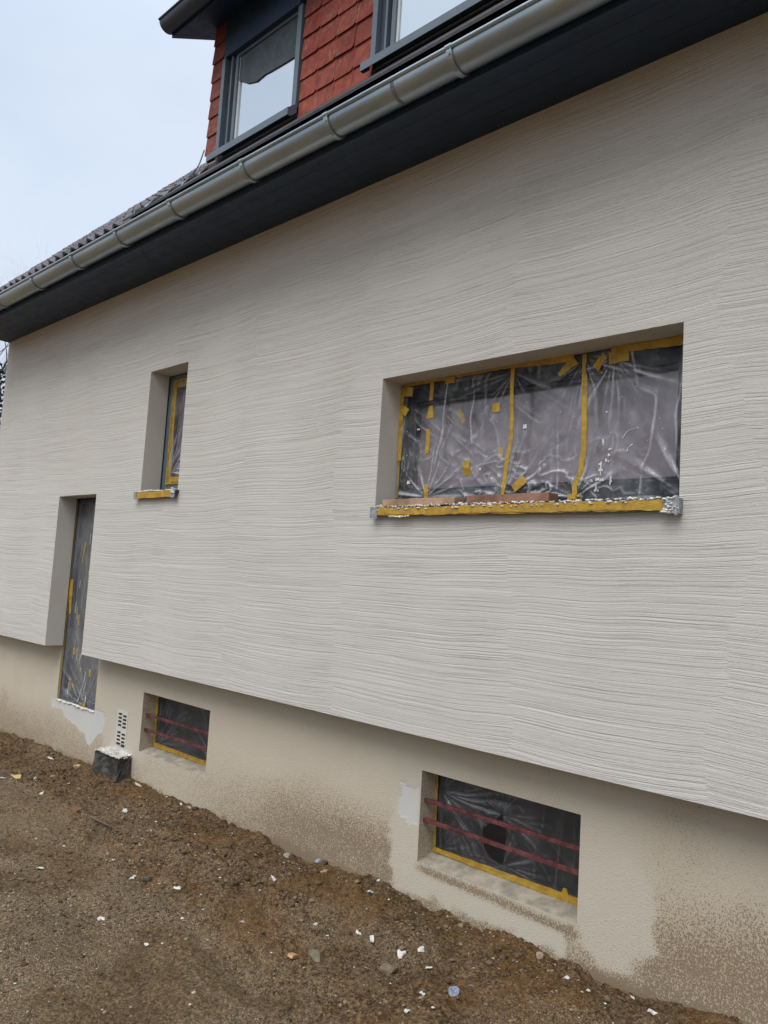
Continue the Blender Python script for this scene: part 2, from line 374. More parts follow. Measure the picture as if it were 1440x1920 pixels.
# the wide ground beyond: one sheet with an opening for the modelled plot
far = MB(); gx = [-600, -60, -11.5, 1.2, 40, 600]; gy = [-600, -40, -3.3, .22, 40, 600]
for i in range(5):
    for j in range(5):
        if i == 2 and j == 2: continue
        P_ = [(gx[i], gy[j]), (gx[i + 1], gy[j]), (gx[i + 1], gy[j + 1]), (gx[i], gy[j + 1])]
        far.quad(*[(a, b, zg(max(-12.5, min(3, a)))) for a, b in P_])
fo = far.build('surrounding_ground', M['soil']); tag(fo, kind='structure')
attr(fo, 'soil', np.tile([[.6, .1, .3]], (len(fo.data.vertices), 1)))

def ground_z(x, y):
    i = int(np.clip(round((y - ys[0]) / .0105), 0, len(ys) - 1)); j = int(np.clip(round((x - xs[0]) / .0105), 0, len(xs) - 1))
    return float(GZ[i, j])
# small rubble scattered over the soil (uncountable): one mesh
ph = (1 + 5 ** .5) / 2
ICO = np.array([(-1, ph, 0), (1, ph, 0), (-1, -ph, 0), (1, -ph, 0), (0, -1, ph), (0, 1, ph), (0, -1, -ph), (0, 1, -ph), (ph, 0, -1), (ph, 0, 1), (-ph, 0, -1), (-ph, 0, 1)]) / 1.9
ICF = np.array([(0, 11, 5), (0, 5, 1), (0, 1, 7), (0, 7, 10), (0, 10, 11), (1, 5, 9), (5, 11, 4), (11, 10, 2), (10, 7, 6), (7, 1, 8), (3, 9, 4), (3, 4, 2), (3, 2, 6), (3, 6, 8), (3, 8, 9), (4, 9, 5), (2, 4, 11), (6, 2, 10), (8, 6, 7), (9, 8, 1)])
def scatter(name, n, smin, smax, pal, wts, zone, mat, flat=.6):
    x = rng.uniform(zone[0], zone[1], n * 3); y = rng.uniform(zone[2], zone[3], n * 3)
    dens = .25 + .75 * sst(.4, .62, fbm(x * 1.4, y * 1.4, 3, 77)); keep = rng.rand(n * 3) < dens; x = x[keep][:n]; y = y[keep][:n]; n = len(x)
    s = smin + (smax - smin) * rng.rand(n) ** 3.2
    V = ICO[None] * (1 + rng.uniform(-.35, .35, (n, 12, 1))) * s[:, None, None] * np.stack([rng.uniform(.7, 1.4, n), rng.uniform(.6, 1.1, n), rng.uniform(.35, 1, n) * flat], -1)[:, None]
    a = rng.uniform(0, 6.28, n); ca, sa = np.cos(a)[:, None], np.sin(a)[:, None]
    vx = V[..., 0] * ca - V[..., 1] * sa; vy = V[..., 0] * sa + V[..., 1] * ca
    i = np.clip(np.round((y - ys[0]) / .0105).astype(int), 0, len(ys) - 1); j = np.clip(np.round((x - xs[0]) / .0105).astype(int), 0, len(xs) - 1)
    z = GZ[i, j] + s * .12
    V = np.stack([vx + x[:, None], vy + y[:, None], V[..., 2] + z[:, None]], -1).reshape(-1, 3)
    F = (ICF[None] + (np.arange(n) * 12)[:, None, None]).reshape(-1, 3)
    me = bpy.data.meshes.new(name); me.vertices.add(len(V)); me.vertices.foreach_set('co', V.astype(np.float32).ravel())
    me.loops.add(F.size); me.loops.foreach_set('vertex_index', F.ravel().astype(np.int32)); me.polygons.add(len(F)); me.polygons.foreach_set('loop_start', np.arange(0, F.size, 3, dtype=np.int32))
    me.update(calc_edges=True); me.validate(); me.materials.append(mat)
    o = bpy.data.objects.new(name, me); col.objects.link(o)
    pal = np.array(pal); k = rng.choice(len(pal), n, p=wts)
    c = 1.0 * pal[k] * rng.uniform(.75, 1.2, (n, 1)); attr(o, 'tint', np.repeat(c, 12, 0)); return o
o = scatter('gravel', 19000, .002, .013, [(.085, .054, .029), (.16, .108, .06), (.25, .185, .115), (.42, .37, .29), (.13, .11, .09)], [.46, .32, .16, .02, .04], (-9.4, -.6, -2.4, .17), M['stone'])
tag(o, 'small gravel and crumbs of earth strewn over the brown soil', 'gravel', kind='stuff')
o = scatter('soil_clods', 1500, .006, .026, [(.10, .065, .039), (.15, .105, .065), (.20, .14, .088)], [.5, .3, .2], (-9.4, -.6, -.55, .16), M['stone'], .75)
tag(o, 'loose brown clods of dug earth along the house wall', 'soil', kind='stuff')

o = scatter('pale_gravel', 1100, .002, .007, [(.36, .34, .29), (.27, .25, .21), (.46, .44, .38)], [.4, .4, .2], (-5.6, -2.9, -2.3, -1.15), M['stone'], .5)
tag(o, 'pale grey grit pressed into the trodden soil at the lower left', 'gravel', kind='stuff')
# ------------------------------------------------------------------ the house
house = empty('house', (-3, 4, -1.75)); HL = Vector((3, -4, 1.75))
tag(house, 'house with cream combed plaster walls, zinc gutter, dark eaves and red tiled dormer', 'house')
def part(mb, name, mats, parent=house, smooth=False, bevel=0):
    o = mb.build(name, mats, parent, smooth, bevel)
    if parent is house: o.location = HL
    return o
XL, XR = -9.2, 3.2; ZS = 2.464; ZL = -.806; PY = .175; YB = 8.2
T46 = math.tan(R(46.4))
def rz(y): return 3.263 + (y - .077) * T46
OPEN = [(-3.15, -1.35, .385, 1.194), (-5.893, -5.32, .60, 1.637), (-7.45, -6.68, ZL, .628)]
gxs = sorted({XL, XR} | {v for o_ in OPEN for v in o_[:2]} | {-.2, 1.5}); gzs = sorted({ZL, ZS} | {v for o_ in OPEN for v in o_[2:]})
wm = MB()
def inside(x, z, A): return any(a < x < b and c_ < z < d_ for a, b, c_, d_ in A)
for i in range(len(gxs) - 1):
    for j in range(len(gzs) - 1):
        if inside((gxs[i] + gxs[i + 1]) / 2, (gzs[j] + gzs[j + 1]) / 2, OPEN): continue
        wm.quad((gxs[i], 0, gzs[j]), (gxs[i + 1], 0, gzs[j]), (gxs[i + 1], 0, gzs[j + 1]), (gxs[i], 0, gzs[j + 1]))
for a, b, c_, d_ in OPEN:
    wm.quad((a, 0, c_), (a, PY, c_), (a, PY, d_), (a, 0, d_), 1); wm.quad((b, 0, c_), (b, 0, d_), (b, PY, d_), (b, PY, c_), 1)
    wm.quad((a, 0, d_), (a, PY, d_), (b, PY, d_), (b, 0, d_), 1)
    if c_ > ZL: wm.quad((a, 0, c_), (b, 0, c_), (b, PY, c_), (a, PY, c_), 1)
for a, b in ((XL, -7.45), (-6.68, XR)): wm.quad((a, 0, ZL), (a, PY, ZL), (b, PY, ZL), (b, 0, ZL), 1)
ry = (YB) / 2
wm.poly([(XL, 0, ZL), (XL, 0, ZS), (XL, 0, rz(0) - .12), (XL, ry, rz(ry) - .12), (XL, YB, ZS), (XL, YB, ZL)], 0)
wm.poly([(XR, 0, ZL), (XR, YB, ZL), (XR, YB, ZS), (XR, ry, rz(ry) - .12), (XR, 0, rz(0) - .12), (XR, 0, ZS)], 0)
wm.quad((XL, YB, ZL), (XL, YB, ZS), (XR, YB, ZS), (XR, YB, ZL), 0)
part(wm, 'wall', [M['comb'], M['smooth']])

# plinth: fine sheet with wear attribute
BW = [(-2.83, -1.85, -1.52, -1.025), (-5.865, -4.90, -1.51, -1.03), (-7.47, -6.69, -1.32, -.70)]
def axis(a, b, st, fixed):
    v = list(np.arange(a, b, st)) + [b]
    for f_ in fixed:
        k = int(np.argmin([abs(q - f_) for q in v])); v[k] = f_
    return np.array(sorted(v))
px = axis(-9.06, XR - .1, .016, [v for o_ in BW for v in o_[:2]]); pz = axis(-2.2, -.72, .016, [v for o_ in BW for v in o_[2:] if v > -.72 or v < -.72][:5])
PX, PZ = np.meshgrid(px, pz)
hgt = PZ - zg(PX); nz = fbm(PX * 2.3, PZ * 2.3, 4, 51); nf = fbm(PX * 14, PZ * 14, 4, 53)
amt = .26 - .13 * np.exp(-((PX + 5.4) / .7) ** 2) + .50 * np.exp(-((PX + 3.35) / .75) ** 2) + .40 * sst(-1.75, -1.1, PX) + .12 * np.exp(-((PX + 8.6) / 1.2) ** 2)
dirt = amt * sst(.58, .02, hgt + (nz - .5) * .35) * 1.15 + .10 * sst(.8, .2, hgt)
dirt = dirt + .10 * sst(.4, .75, nz) + .10 * sst(-3.2, -1.5, PX)
def blob(x0, x1, z0, z1, s, ragged=.10):
    dx = np.maximum(x0 - PX, PX - x1); dz = np.maximum(z0 - PZ, PZ - z1); dd = np.maximum(dx, dz)
    return sst(s, -s, dd + (nf - .5) * ragged)
washm = np.maximum(blob(-3.03, -2.80, -1.80, -.95, .02), blob(-2.9, -1.9, -1.80, -1.50, .02, .05))
ell = sst(1.12, .9, np.sqrt(((PX + 1.69) / .21) ** 2 + ((PZ + 1.40) / .25) ** 2) + (nf - .5) * .35 + (nz - .5) * .8)
washm = np.maximum(washm, ell * .85); washm = np.maximum(washm, blob(-1.86, -1.6, -1.6, -.95, .14) * .7)
washm = np.maximum(washm, blob(-6.5, -5.8, -1.60, -.9, .03) * .8)
dirt = dirt * (1 - .82 * washm)
edge = np.exp(-((PZ + 1.555 + .02 * (PX + 2.4)) / .02) ** 2) * sst(-2.88, -2.75, PX) * sst(-1.8, -1.9, PX); dirt += edge * .75       # dirt line below the cellar sill
dirt = np.clip(dirt, 0, .66 + .25 * (nf - .5)); dirt += .5 * sst(.05, -.01, hgt + (nf - .5) * .12)
fr_ = blob(-7.57, -6.47, -1.40, -1.325, .004, .03)
tri = (PZ > -1.40 - .19 * np.clip((PX + 7.30) / .55, 0, 1) - .03 * np.sign(np.sin(PX * 17)) * 0) & (PX > -7.5) & (PX < -6.72) & (PZ < -1.33)
tri2 = (PZ > -1.60 + .75 * np.clip(PX + 6.72, 0, 1) + (nf - .5) * .04) & (PX >= -6.72) & (PX < -6.5) & (PZ < -1.30)
rag = (PZ > -1.395 - .2 * np.clip((PX + 7.35) / .6, 0, 1) + (nf - .5) * .10) & (PX > -7.55 + (nf - .5) * .08) & (PX < -6.70) & (PZ < -1.325)
fr_ = np.maximum(fr_ * (PX < -6.47), np.maximum(rag, tri2).astype(float))
p2 = ((PX > -2.985 + .05 * (PZ + 1.12) * -1 + (nf - .5) * .05) & (PX < -2.83) & (PZ < -1.125 + .1 * (-2.83 - PX) * 0 + (nf - .5) * .04) & (PZ > -1.345 + (nf - .5) * .06 + .5 * np.maximum(0, -2.9 - PX)))
fr_ = np.maximum(fr_, p2.astype(float))
fr_ = np.maximum(fr_, blob(-6.27, -6.05, -1.60, -1.53, .01, .05))
mid = (PX[:-1, :-1] + PX[1:, 1:]) / 2, (PZ[:-1, :-1] + PZ[1:, 1:]) / 2
mask = np.ones(mid[0].shape, bool)
for a, b, c_, d_ in BW: mask &= ~((mid[0] > a) & (mid[0] < b) & (mid[1] > c_) & (mid[1] < d_))
po, used = grid_mesh('plinth', PX, np.full_like(PX, PY) + 0 * PX, PZ, M['plinth'], house, mask); po.location = HL
wear = np.clip(np.stack([dirt, fr_, washm], -1).reshape(-1, 3)[used], 0, 1); attr(po, 'wear', wear)
# reveals of the cellar windows and the unseen sides of the plinth
RY = .31
def reveal(rv):
    ro = part(rv, 'plinth_reveal', M['plinth']); attr(ro, 'wear', np.tile([[.34, 0, .1]], (len(ro.data.vertices), 1)))
for a, b, c_, d_ in BW[:2]:
    ci = c_ + .03; rv = MB()
    rv.quad((a, PY, c_), (a, RY, ci), (a, RY, d_), (a, PY, d_)); rv.quad((b, PY, c_), (b, PY, d_), (b, RY, d_), (b, RY, ci)); rv.quad((a, PY, d_), (a, RY, d_), (b, RY, d_), (b, PY, d_)); reveal(rv)
a, b, c_, d_ = BW[2]; rv = MB()
rv.quad((a, PY, c_), (a, .26, c_), (a, .26, d_), (a, PY, d_)); rv.quad((b, PY, c_), (b, PY, d_), (b, .26, d_), (b, .26, c_)); rv.quad((a, PY, c_), (b, PY, c_), (b, .26, c_), (a, .26, c_)); reveal(rv)
x0, x1 = -9.06, XR - .1; rv = MB()
rv.quad((x0, PY, -2.2), (x0, PY, -.72), (x0, YB - .15, -.72), (x0, YB - .15, -2.2)); rv.quad((x1, PY, -2.2), (x1, YB - .15, -2.2), (x1, YB - .15, -.72), (x1, PY, -.72))
rv.quad((x0, YB - .15, -2.2), (x0, YB - .15, -.72), (x1, YB - .15, -.72), (x1, YB - .15, -2.2)); reveal(rv)

# eaves
sm_ = MB(); yb = [-.435, -.33, -.225, -.12, -.015]
for k in range(4): sm_.box(XL, XR, yb[k] + .001, yb[k + 1] - .001 if k < 3 else .0, ZS, ZS + .02)
sm_.box(XL, XR, -.44, .02, ZS + .0215, ZS + .034)
part(sm_, 'soffit', M['navy'])
fm = MB(); fm.prism([(-.462, 2.425), (-.437, 2.425), (-.437, 2.62), (-.462, 2.62)], XL, XR); fm.prism([(-.437, 2.440), (-.415, 2.440), (-.415, 2.462), (-.437, 2.462)], XL, XR)
part(fm, 'fascia', M['navy'])
ye = -.47
rm = MB(); rm.prism([(ye, rz(ye) - .03), (ry, rz(ry) - .03), (ry, rz(ry) - .16), (ye, rz(ye) - .12)], XL - .02, XR + .02)
rm.prism([(2 * ry - ye, rz(ye) - .03), (2 * ry - ye, rz(ye) - .12), (ry, rz(ry) - .16), (ry, rz(ry) - .03)], XL - .02, XR + .02)
roof = part(rm, 'roof', M['dark'])
# flat clay tiles with rounded tails
def tiles(name, origin, u, v, nrm, ncol, nrow, wdt, exp_, length, thick, lift, shape, mat, parent, base, dvar, stagger=True, keep=None, hue=.06):
    u, v, nrm = (np.array(a, float) for a in (u, v, nrm)); V = []; F = []; C_ = []
    if shape == 'round': pr = [(-.5, length), (-.5, .07), (-.42, .035), (-.25, .009), (0, 0), (.25, .009), (.42, .035), (.5, .07), (.5, length)]
    else: pr = [(-.5, length), (-.5, .006), (-.47, 0), (.38, 0), (.45, .008), (.5, .026), (.5, length)]
    k = len(pr)
    for r in range(nrow):
        for c0 in range(ncol):
            off = .5 if (stagger and r % 2) else 0
            cu = (c0 + .5 + off) * wdt + random.uniform(-.003, .003); cv = r * exp_ + random.uniform(-.003, .003)
            if keep and not keep(cu, cv): continue
            l2 = lift + random.uniform(-.002, .004); n = len(V); tw = random.uniform(-.02, .02)
            for side in (0, 1):
                for a, b in pr:
                    aa = a * (wdt - .004)
                    P_ = np.array(origin) + u * (cu + aa) + v * (cv + b + tw * a * wdt) + nrm * ((l2 + thick) * (1 - b / length) + .004 - (thick if side == 0 else 0) * 1.0)
                    V.append(tuple(P_))
            F.append(tuple(n + k + i for i in range(k)))
            for i in range(k - 1): F.append((n + i, n + i + 1, n + k + i + 1, n + k + i))
            tt = 1 + random.uniform(-dvar, dvar); hh_ = random.uniform(-hue, hue)
            C_ += [(base[0] * tt * (1 + hh_), base[1] * tt, base[2] * tt * (1 - hh_))] * (2 * k)
    me = bpy.data.meshes.new(name); me.from_pydata(V, [], F); me.materials.append(mat); me.update()
    o = bpy.data.objects.new(name, me); col.objects.link(o); o.parent = parent
    attr(o, 'tint', np.array(C_)); return o
cs, sn = math.cos(R(46.4)), math.sin(R(46.4))
nro = int((ry - ye) / cs / .325)
def pantiles(x0, ncol):       # double-roll concrete tiles: each a thick wavy plate overlapping the one below
    V = []; F = []; C_ = []; wd_, ex, ln, th = .30, .325, .375, .020; K = 13
    o0 = np.array((x0, ye - .03, rz(ye - .03))); v_ = np.array((0, cs, sn)); n_ = np.array((0, -sn, cs))
    for rw in range(nro):
        for c0 in range(ncol):
            n = len(V); jz = random.uniform(-.003, .003); jv = random.uniform(-.003, .003)
            for b_ in (0, ln):
                for low in (0, 1):
                    for k in range(K):
                        u_ = k / (K - 1); wv_ = .036 * max(0, math.sin(2 * math.pi * (u_ * 2 - .25)) * .5 + .5) ** 1.4
                        V.append(tuple(o0 + np.array((1, 0, 0)) * (c0 * wd_ + u_ * (wd_ - .002)) + v_ * (rw * ex + b_ + jv) + n_ * (wv_ + jz + .004 + (th + .004) * (1 - b_ / ln) + (0 if low == 0 else -th) - .018)))
            for k in range(K - 1):
                a_ = n + k; F += [(a_, a_ + 1, a_ + 2 * K + 1, a_ + 2 * K), (a_ + K, a_ + K + 1, a_ + 1, a_)]
            F += [(n, n + 2 * K, n + 3 * K, n + K), (n + K - 1, n + 2 * K - 1, n + 4 * K - 1, n + 3 * K - 1)]
            tt = random.uniform(.72, 1.3); C_ += [(.118 * tt, .104 * tt, .112 * tt * random.uniform(.95, 1.08))] * (4 * K)
    me = bpy.data.meshes.new('roof_tiles'); me.from_pydata(V, [], F); me.materials.append(M['rooftile']); me.update()
    o = bpy.data.objects.new('roof_tiles', me); col.objects.link(o); o.parent = roof; attr(o, 'tint', np.array(C_))
pantiles(XL - .05, 12); pantiles(1.3, 7)
rd = MB(); rd.tube([(XL - .06, ry, rz(ry) + .0), (XR + .06, ry, rz(ry) + .0)], .10, 12); rd.build('ridge_tiles', M['dark'], roof)
vb = MB(); vb.prism([(ye, rz(ye) - .16), (ye, rz(ye) - .005), (ry, rz(ry) - .005), (ry, rz(ry) - .19)], XL - .05, XL - .025); vb.build('verge_board', M['navy'], roof)

# gutter
GXL, GXR = XL - .03, XR + .03
def gzo(x): return 2.518 - .0052 * (x + 3)
GR = .079; GC = -.53
def gut(name, xa, xb, cy, cz, r, mat, parent, n=18, bead=.011, nx=14):
    g = MB(); base = 0; th = .002
    xs_ = [xa + (xb - xa) * i / nx for i in range(nx + 1)]
    for x in xs_:
        z0 = cz(x)
        for k in range(n + 1):
            a = math.pi + math.pi * k / n; g.v.append((x, cy + r * math.cos(a), z0 + r * math.sin(a)))
        for k in range(n + 1):
            a = math.pi + math.pi * k / n; g.v.append((x, cy + (r - th) * math.cos(a), z0 + (r - th) * math.sin(a)))
    s_ = 2 * (n + 1)
    for i in range(nx):
        for k in range(n):
            q = i * s_ + k
            g.f.append((q, q + s_, q + s_ + 1, q + 1)); q += n + 1; g.f.append((q, q + 1, q + s_ + 1, q + s_)); g.mi += [0, 0]
    g.tube([(x, cy - r - .004, cz(x) + .004) for x in xs_], bead, 10)
    for x in (xa, xb):      # stop ends
        g.poly([(x, cy + r * math.cos(math.pi + math.pi * k / n), cz(x) + r * math.sin(math.pi + math.pi * k / n)) for k in range(n + 1)])
    return g.build(name, mat, parent, smooth=True)
gutter = gut('gutter', GXL, GXR, GC, gzo, GR, M['zinc'], house, nx=30); gutter.location = HL
md = gutter.modifiers.new('es', 'EDGE_SPLIT'); md.split_angle = R(50)
bx_ = [-8.72, -7.92, -7.08, -6.27, -5.51, -4.73, -3.89, -3.11, -2.245, -1.42, -.6, .2, 1.0, 1.8, 2.6]
b0 = MB()
for i in range(17):
    pass
def bracket_mesh():
    g = MB(); wd = .030; n = 16; r0, r1 = GR + .0015, GR + .010
    pts = []
    for k in range(n + 1):
        a = math.pi + math.pi * k / n; pts.append((math.cos(a), math.sin(a)))
    for k in range(n):
        (c0, s0), (c1, s1) = pts[k], pts[k + 1]
        g.hexa([(-wd / 2, r0 * c0, r0 * s0), (wd / 2, r0 * c0, r0 * s0), (wd / 2, r1 * c0, r1 * s0), (-wd / 2, r1 * c0, r1 * s0),
                (-wd / 2, r0 * c1, r0 * s1), (wd / 2, r0 * c1, r0 * s1), (wd / 2, r1 * c1, r1 * s1), (-wd / 2, r1 * c1, r1 * s1)])
    g.tube([(-wd / 2 - .004, -GR - .004, .004), (wd / 2 + .004, -GR - .004, .004)], .0145, 10)     # clip round the bead
    for a in (math.pi * 1.10, math.pi * 1.40):                                      # rivet heads
        c_, s_ = math.cos(a), math.sin(a); g.tube([(0, r1 * c_, r1 * s_), (0, (r1 + .005) * c_, (r1 + .005) * s_)], .006, 8)
    g.box(-wd / 2, wd / 2, GR, GR + .012, -.01, .03)
    return g
br0 = None
for i, x in enumerate(bx_):
    if br0 is None:
        br0 = bracket_mesh().build('gutter_bracket', M['zinc'], gutter); o = br0
    else:
        o = br0.copy(); col.objects.link(o)
    o.parent = gutter; o.location = (x, GC, gzo(x))
jm = MB()
for x in (-2.62,):       # soldered joints
    n = 16
    for k in range(n):
        a0 = math.pi + math.pi * k / n; a1 = math.pi + math.pi * (k + 1) / n; r1 = GR + .0012
        jm.hexa([(x + dx, GC + rr * math.cos(a), gzo(x) + rr * math.sin(a)) for a in (a0, a1) for dx, rr in ((-.012, GR), (.012, GR), (.012, r1), (-.012, r1))])
jm.build('solder_joint', M['lead'], gutter)

# ------------------------------------------------------------------ dormer
DX0, DX1, DY = -5.63, 1.25, .205
T28 = math.tan(R(28)); dz0 = 4.55; dy0 = -.11
def dz(y): return dz0 + (y - dy0) * T28
dm = MB(); zt = dz(DY)
dm.quad((DX0, DY + .03, 3.30), (DX1, DY + .03, 3.30), (DX1, DY + .03, zt), (DX0, DY + .03, zt))
yq = 2.75
for x in (DX0, DX1): dm.poly([(x, DY + .03, rz(DY) - .1), (x, DY + .03, zt), (x, yq, dz(yq)), (x, yq, rz(yq) - .1)])
dormer = part(dm, 'dormer', M['dark'])
ds = MB(); ds.prism([(dy0, dz0), (dy0, dz0 + .125), (3.3, dz(3.3) + .125), (3.3, dz(3.3))], -5.85, DX1 + .22)
ds.build('dormer_roof', M['navy'], dormer)
dt = MB(); dt.prism([(dy0 - .04, dz0 + .128), (dy0 - .04, dz0 + .14), (3.4, dz(3.4) + .16), (3.4, dz(3.4) + .128)], -5.87, DX1 + .24); dt.build('roof_felt', M['dark'], dormer)
gut('dormer_gutter', -5.86, DX1 + .22, dy0 - .045, lambda x: 4.648, .078, M['anth'], dormer, nx=3, bead=.009).modifiers.new('es', 'EDGE_SPLIT').split_angle = R(50)
RED = (.245, .058, .040)
def kfront(cu, cv):
    x = DX0 - .02 + cu; z = 3.375 + cv
    if z > zt - .02: return False
    if x < -5.475: return z > 3.5
    if x < -4.42: return False
    if x < -3.64: return True
    return x > -2.2
W = .1705
tiles('tile_cladding', (DX0 - .02, DY, 3.375), (1, 0, 0), (0, 0, 1), (0, -1, 0), 1, 8, .178, .166, .23, .007, .010, 'cut', M['redtile'], dormer, (RED[0] * .82, RED[1] * .95, RED[2] * 1.0), .16, False, kfront)
def kmid(cu, cv): return 3.375 + cv < zt - .02
tiles('tile_cladding', (-4.405, DY, 3.372), (1, 0, 0), (0, 0, 1), (0, -1, 0), 4, 8, .196, .166, .23, .007, .010, 'cut', M['redtile'], dormer, RED, .16, False, kmid)
tiles('tile_cladding', (-2.2, DY, 3.372), (1, 0, 0), (0, 0, 1), (0, -1, 0), 17, 8, .196, .166, .23, .007, .010, 'cut', M['redtile'], dormer, RED, .16, False, kmid)
def kch(cu, cv): y = 3.3 - cu; z = 3.3 + cv; return rz(y) + .02 < z < dz(y) - .12
tiles('tile_cladding', (DX0, 3.3, 3.3), (0, -1, 0), (0, 0, 1), (-1, 0, 0), 16, 18, .19, .166, .23, .007, .010, 'cut', M['redtile'], dormer, RED, .16, False, kch)
# apron between dormer and gutter
am = MB(); am.prism([(DY + .02, rz(DY) + .05), (DY - .008, rz(DY) + .055), (DY - .012, rz(DY) + .012), (ye - .02, rz(ye) + .02), (ye - .02, rz(ye) - .0), (DY + .02, rz(DY) - .01)], DX0 - .02, DX1 + .05); am.build('apron_flashing', M['dark'], dormer)
lf = MB()
for k in range(9):
    y0 = -.42 + k * .075; y1 = y0 + .075; z = lambda y: rz(y) + .035 + .006 * math.sin(y * 40)
    lf.hexa([(-5.80, y0, z(y0) - .02), (-5.60 + .01 * (k % 2), y0, z(y0) + .0), (-5.60, y1, z(y1)), (-5.80, y1, z(y1) - .02), (-5.80, y0, z(y0) + .008 - .02), (-5.60, y0, z(y0) + .02), (-5.60, y1, z(y1) + .02), (-5.80, y1, z(y1) + .008 - .02)])
lf.build('lead_flashing', M['lead'], dormer)
cb_ = MB(); cb_.tube([(-5.655, .18, 3.60), (-5.662, .15, 3.47), (-5.66, .12, 3.40), (-5.64, .05, 3.30)], .006, 6); cb_.build('cable', M['anth'], dormer)
for q in ((-4.405, -4.392, 3.40, 3.52), (-3.635, -3.60, 3.37, 3.405), (-5.60, -5.50, 3.43, 3.50)):
    bb = MB(); bb.box(q[0], q[1], DY - .004, DY + .02, q[2], q[3]); bb.build('exposed_batten', M['wood'], dormer)

def dormer_window(x0, x1, z0=3.50, z1=4.415):
    f = MB(); y = DY
    f.box(x0, x0 + .045, y - .045, y + .05, z0, z1 - .09)                         # outer casing
    f.box(x1 - .05, x1, y - .035, y + .05, z0, z1 - .09)
    f.box(x0 + .10, x0 + .118, y - .02, y + .05, z0, z1 - .09)
    f.box(x0 + .145, x0 + .18, y - .005, y + .05, z0 + .02, z1 - .09)
    f.box(x0 + .18, x1 - .05, y - .005, y + .05, z1 - .115, z1 - .09); f.box(x0 + .045, x1 - .05, y - .012, y + .05, z0, z0 + .028)
    wn_ = part(MB(), 'dormer_window', M['anthl']) if False else None
    fr = f.build('dormer_window', M['anthl'], house, bevel=.002); fr.location = HL
    tag(fr, None)
    b = MB(); b.box(x0 + .02, x1 - .02, y - .046, y + .05, z1 - .0895, zt - .002); b.build('shutter_box', M['navy'], fr)
    b = MB(); b.box(x0 + .045, x0 + .18, y + .03, y + .045, z0, z1 - .09); b.box(x0 + .052, x0 + .095, y - .005, y + .03, z0 + .03, z1 - .09); b.build('guide_rail', M['anth'], fr)
    p = MB(); p.box(x0 + .18, x1 - .05, y + .022, y + .03, z0 + .02, z1 - .10); p.build('pane', M['skyglass'], fr)
    g = MB(); g.box(x0 + .181, x0 + .20, y + .012, y + .0215, z0 + .03, z1 - .116); g.build('inner_frame', M['whitepvc'], fr)
    s = MB(); s.prism([(y - .04, z0 + .004), (y - .115, z0 - .055), (y - .115, z0 - .112), (y - .108, z0 - .112), (y - .108, z0 - .065), (y - .04, z0 - .03)], x0 - .01, x1 + .01)
    s.prism([(y - .045, z0 + .003), (y - .1145, z0 - .06), (y - .1145, z0 - .112), (y - .085, z0 - .112), (y - .03, z0 - .06), (y - .03, z0)], x1 + .01, x1 + .016)
    s.prism([(y - .045, z0 + .003), (y - .1145, z0 - .06), (y - .1145, z0 - .112), (y - .085, z0 - .112), (y - .03, z0 - .06), (y - .03, z0)], x0 - .016, x0 - .01)
    s.build('sill', M['anthl'], fr)
    return fr
dw = dormer_window(-5.45, -4.415); dormer_window(-3.62, -2.22)
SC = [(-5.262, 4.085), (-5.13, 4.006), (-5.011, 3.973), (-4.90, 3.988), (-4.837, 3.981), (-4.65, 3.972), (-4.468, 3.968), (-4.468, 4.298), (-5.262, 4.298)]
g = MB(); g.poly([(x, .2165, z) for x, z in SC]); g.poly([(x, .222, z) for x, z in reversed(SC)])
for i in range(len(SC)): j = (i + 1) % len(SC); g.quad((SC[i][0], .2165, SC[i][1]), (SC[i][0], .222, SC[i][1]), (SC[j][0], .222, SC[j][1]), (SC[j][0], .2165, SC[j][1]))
g.build('reflection_panel', M['panerefl'], dw)  # added dark sheet on the glass, its ragged edge shaped like a reflection

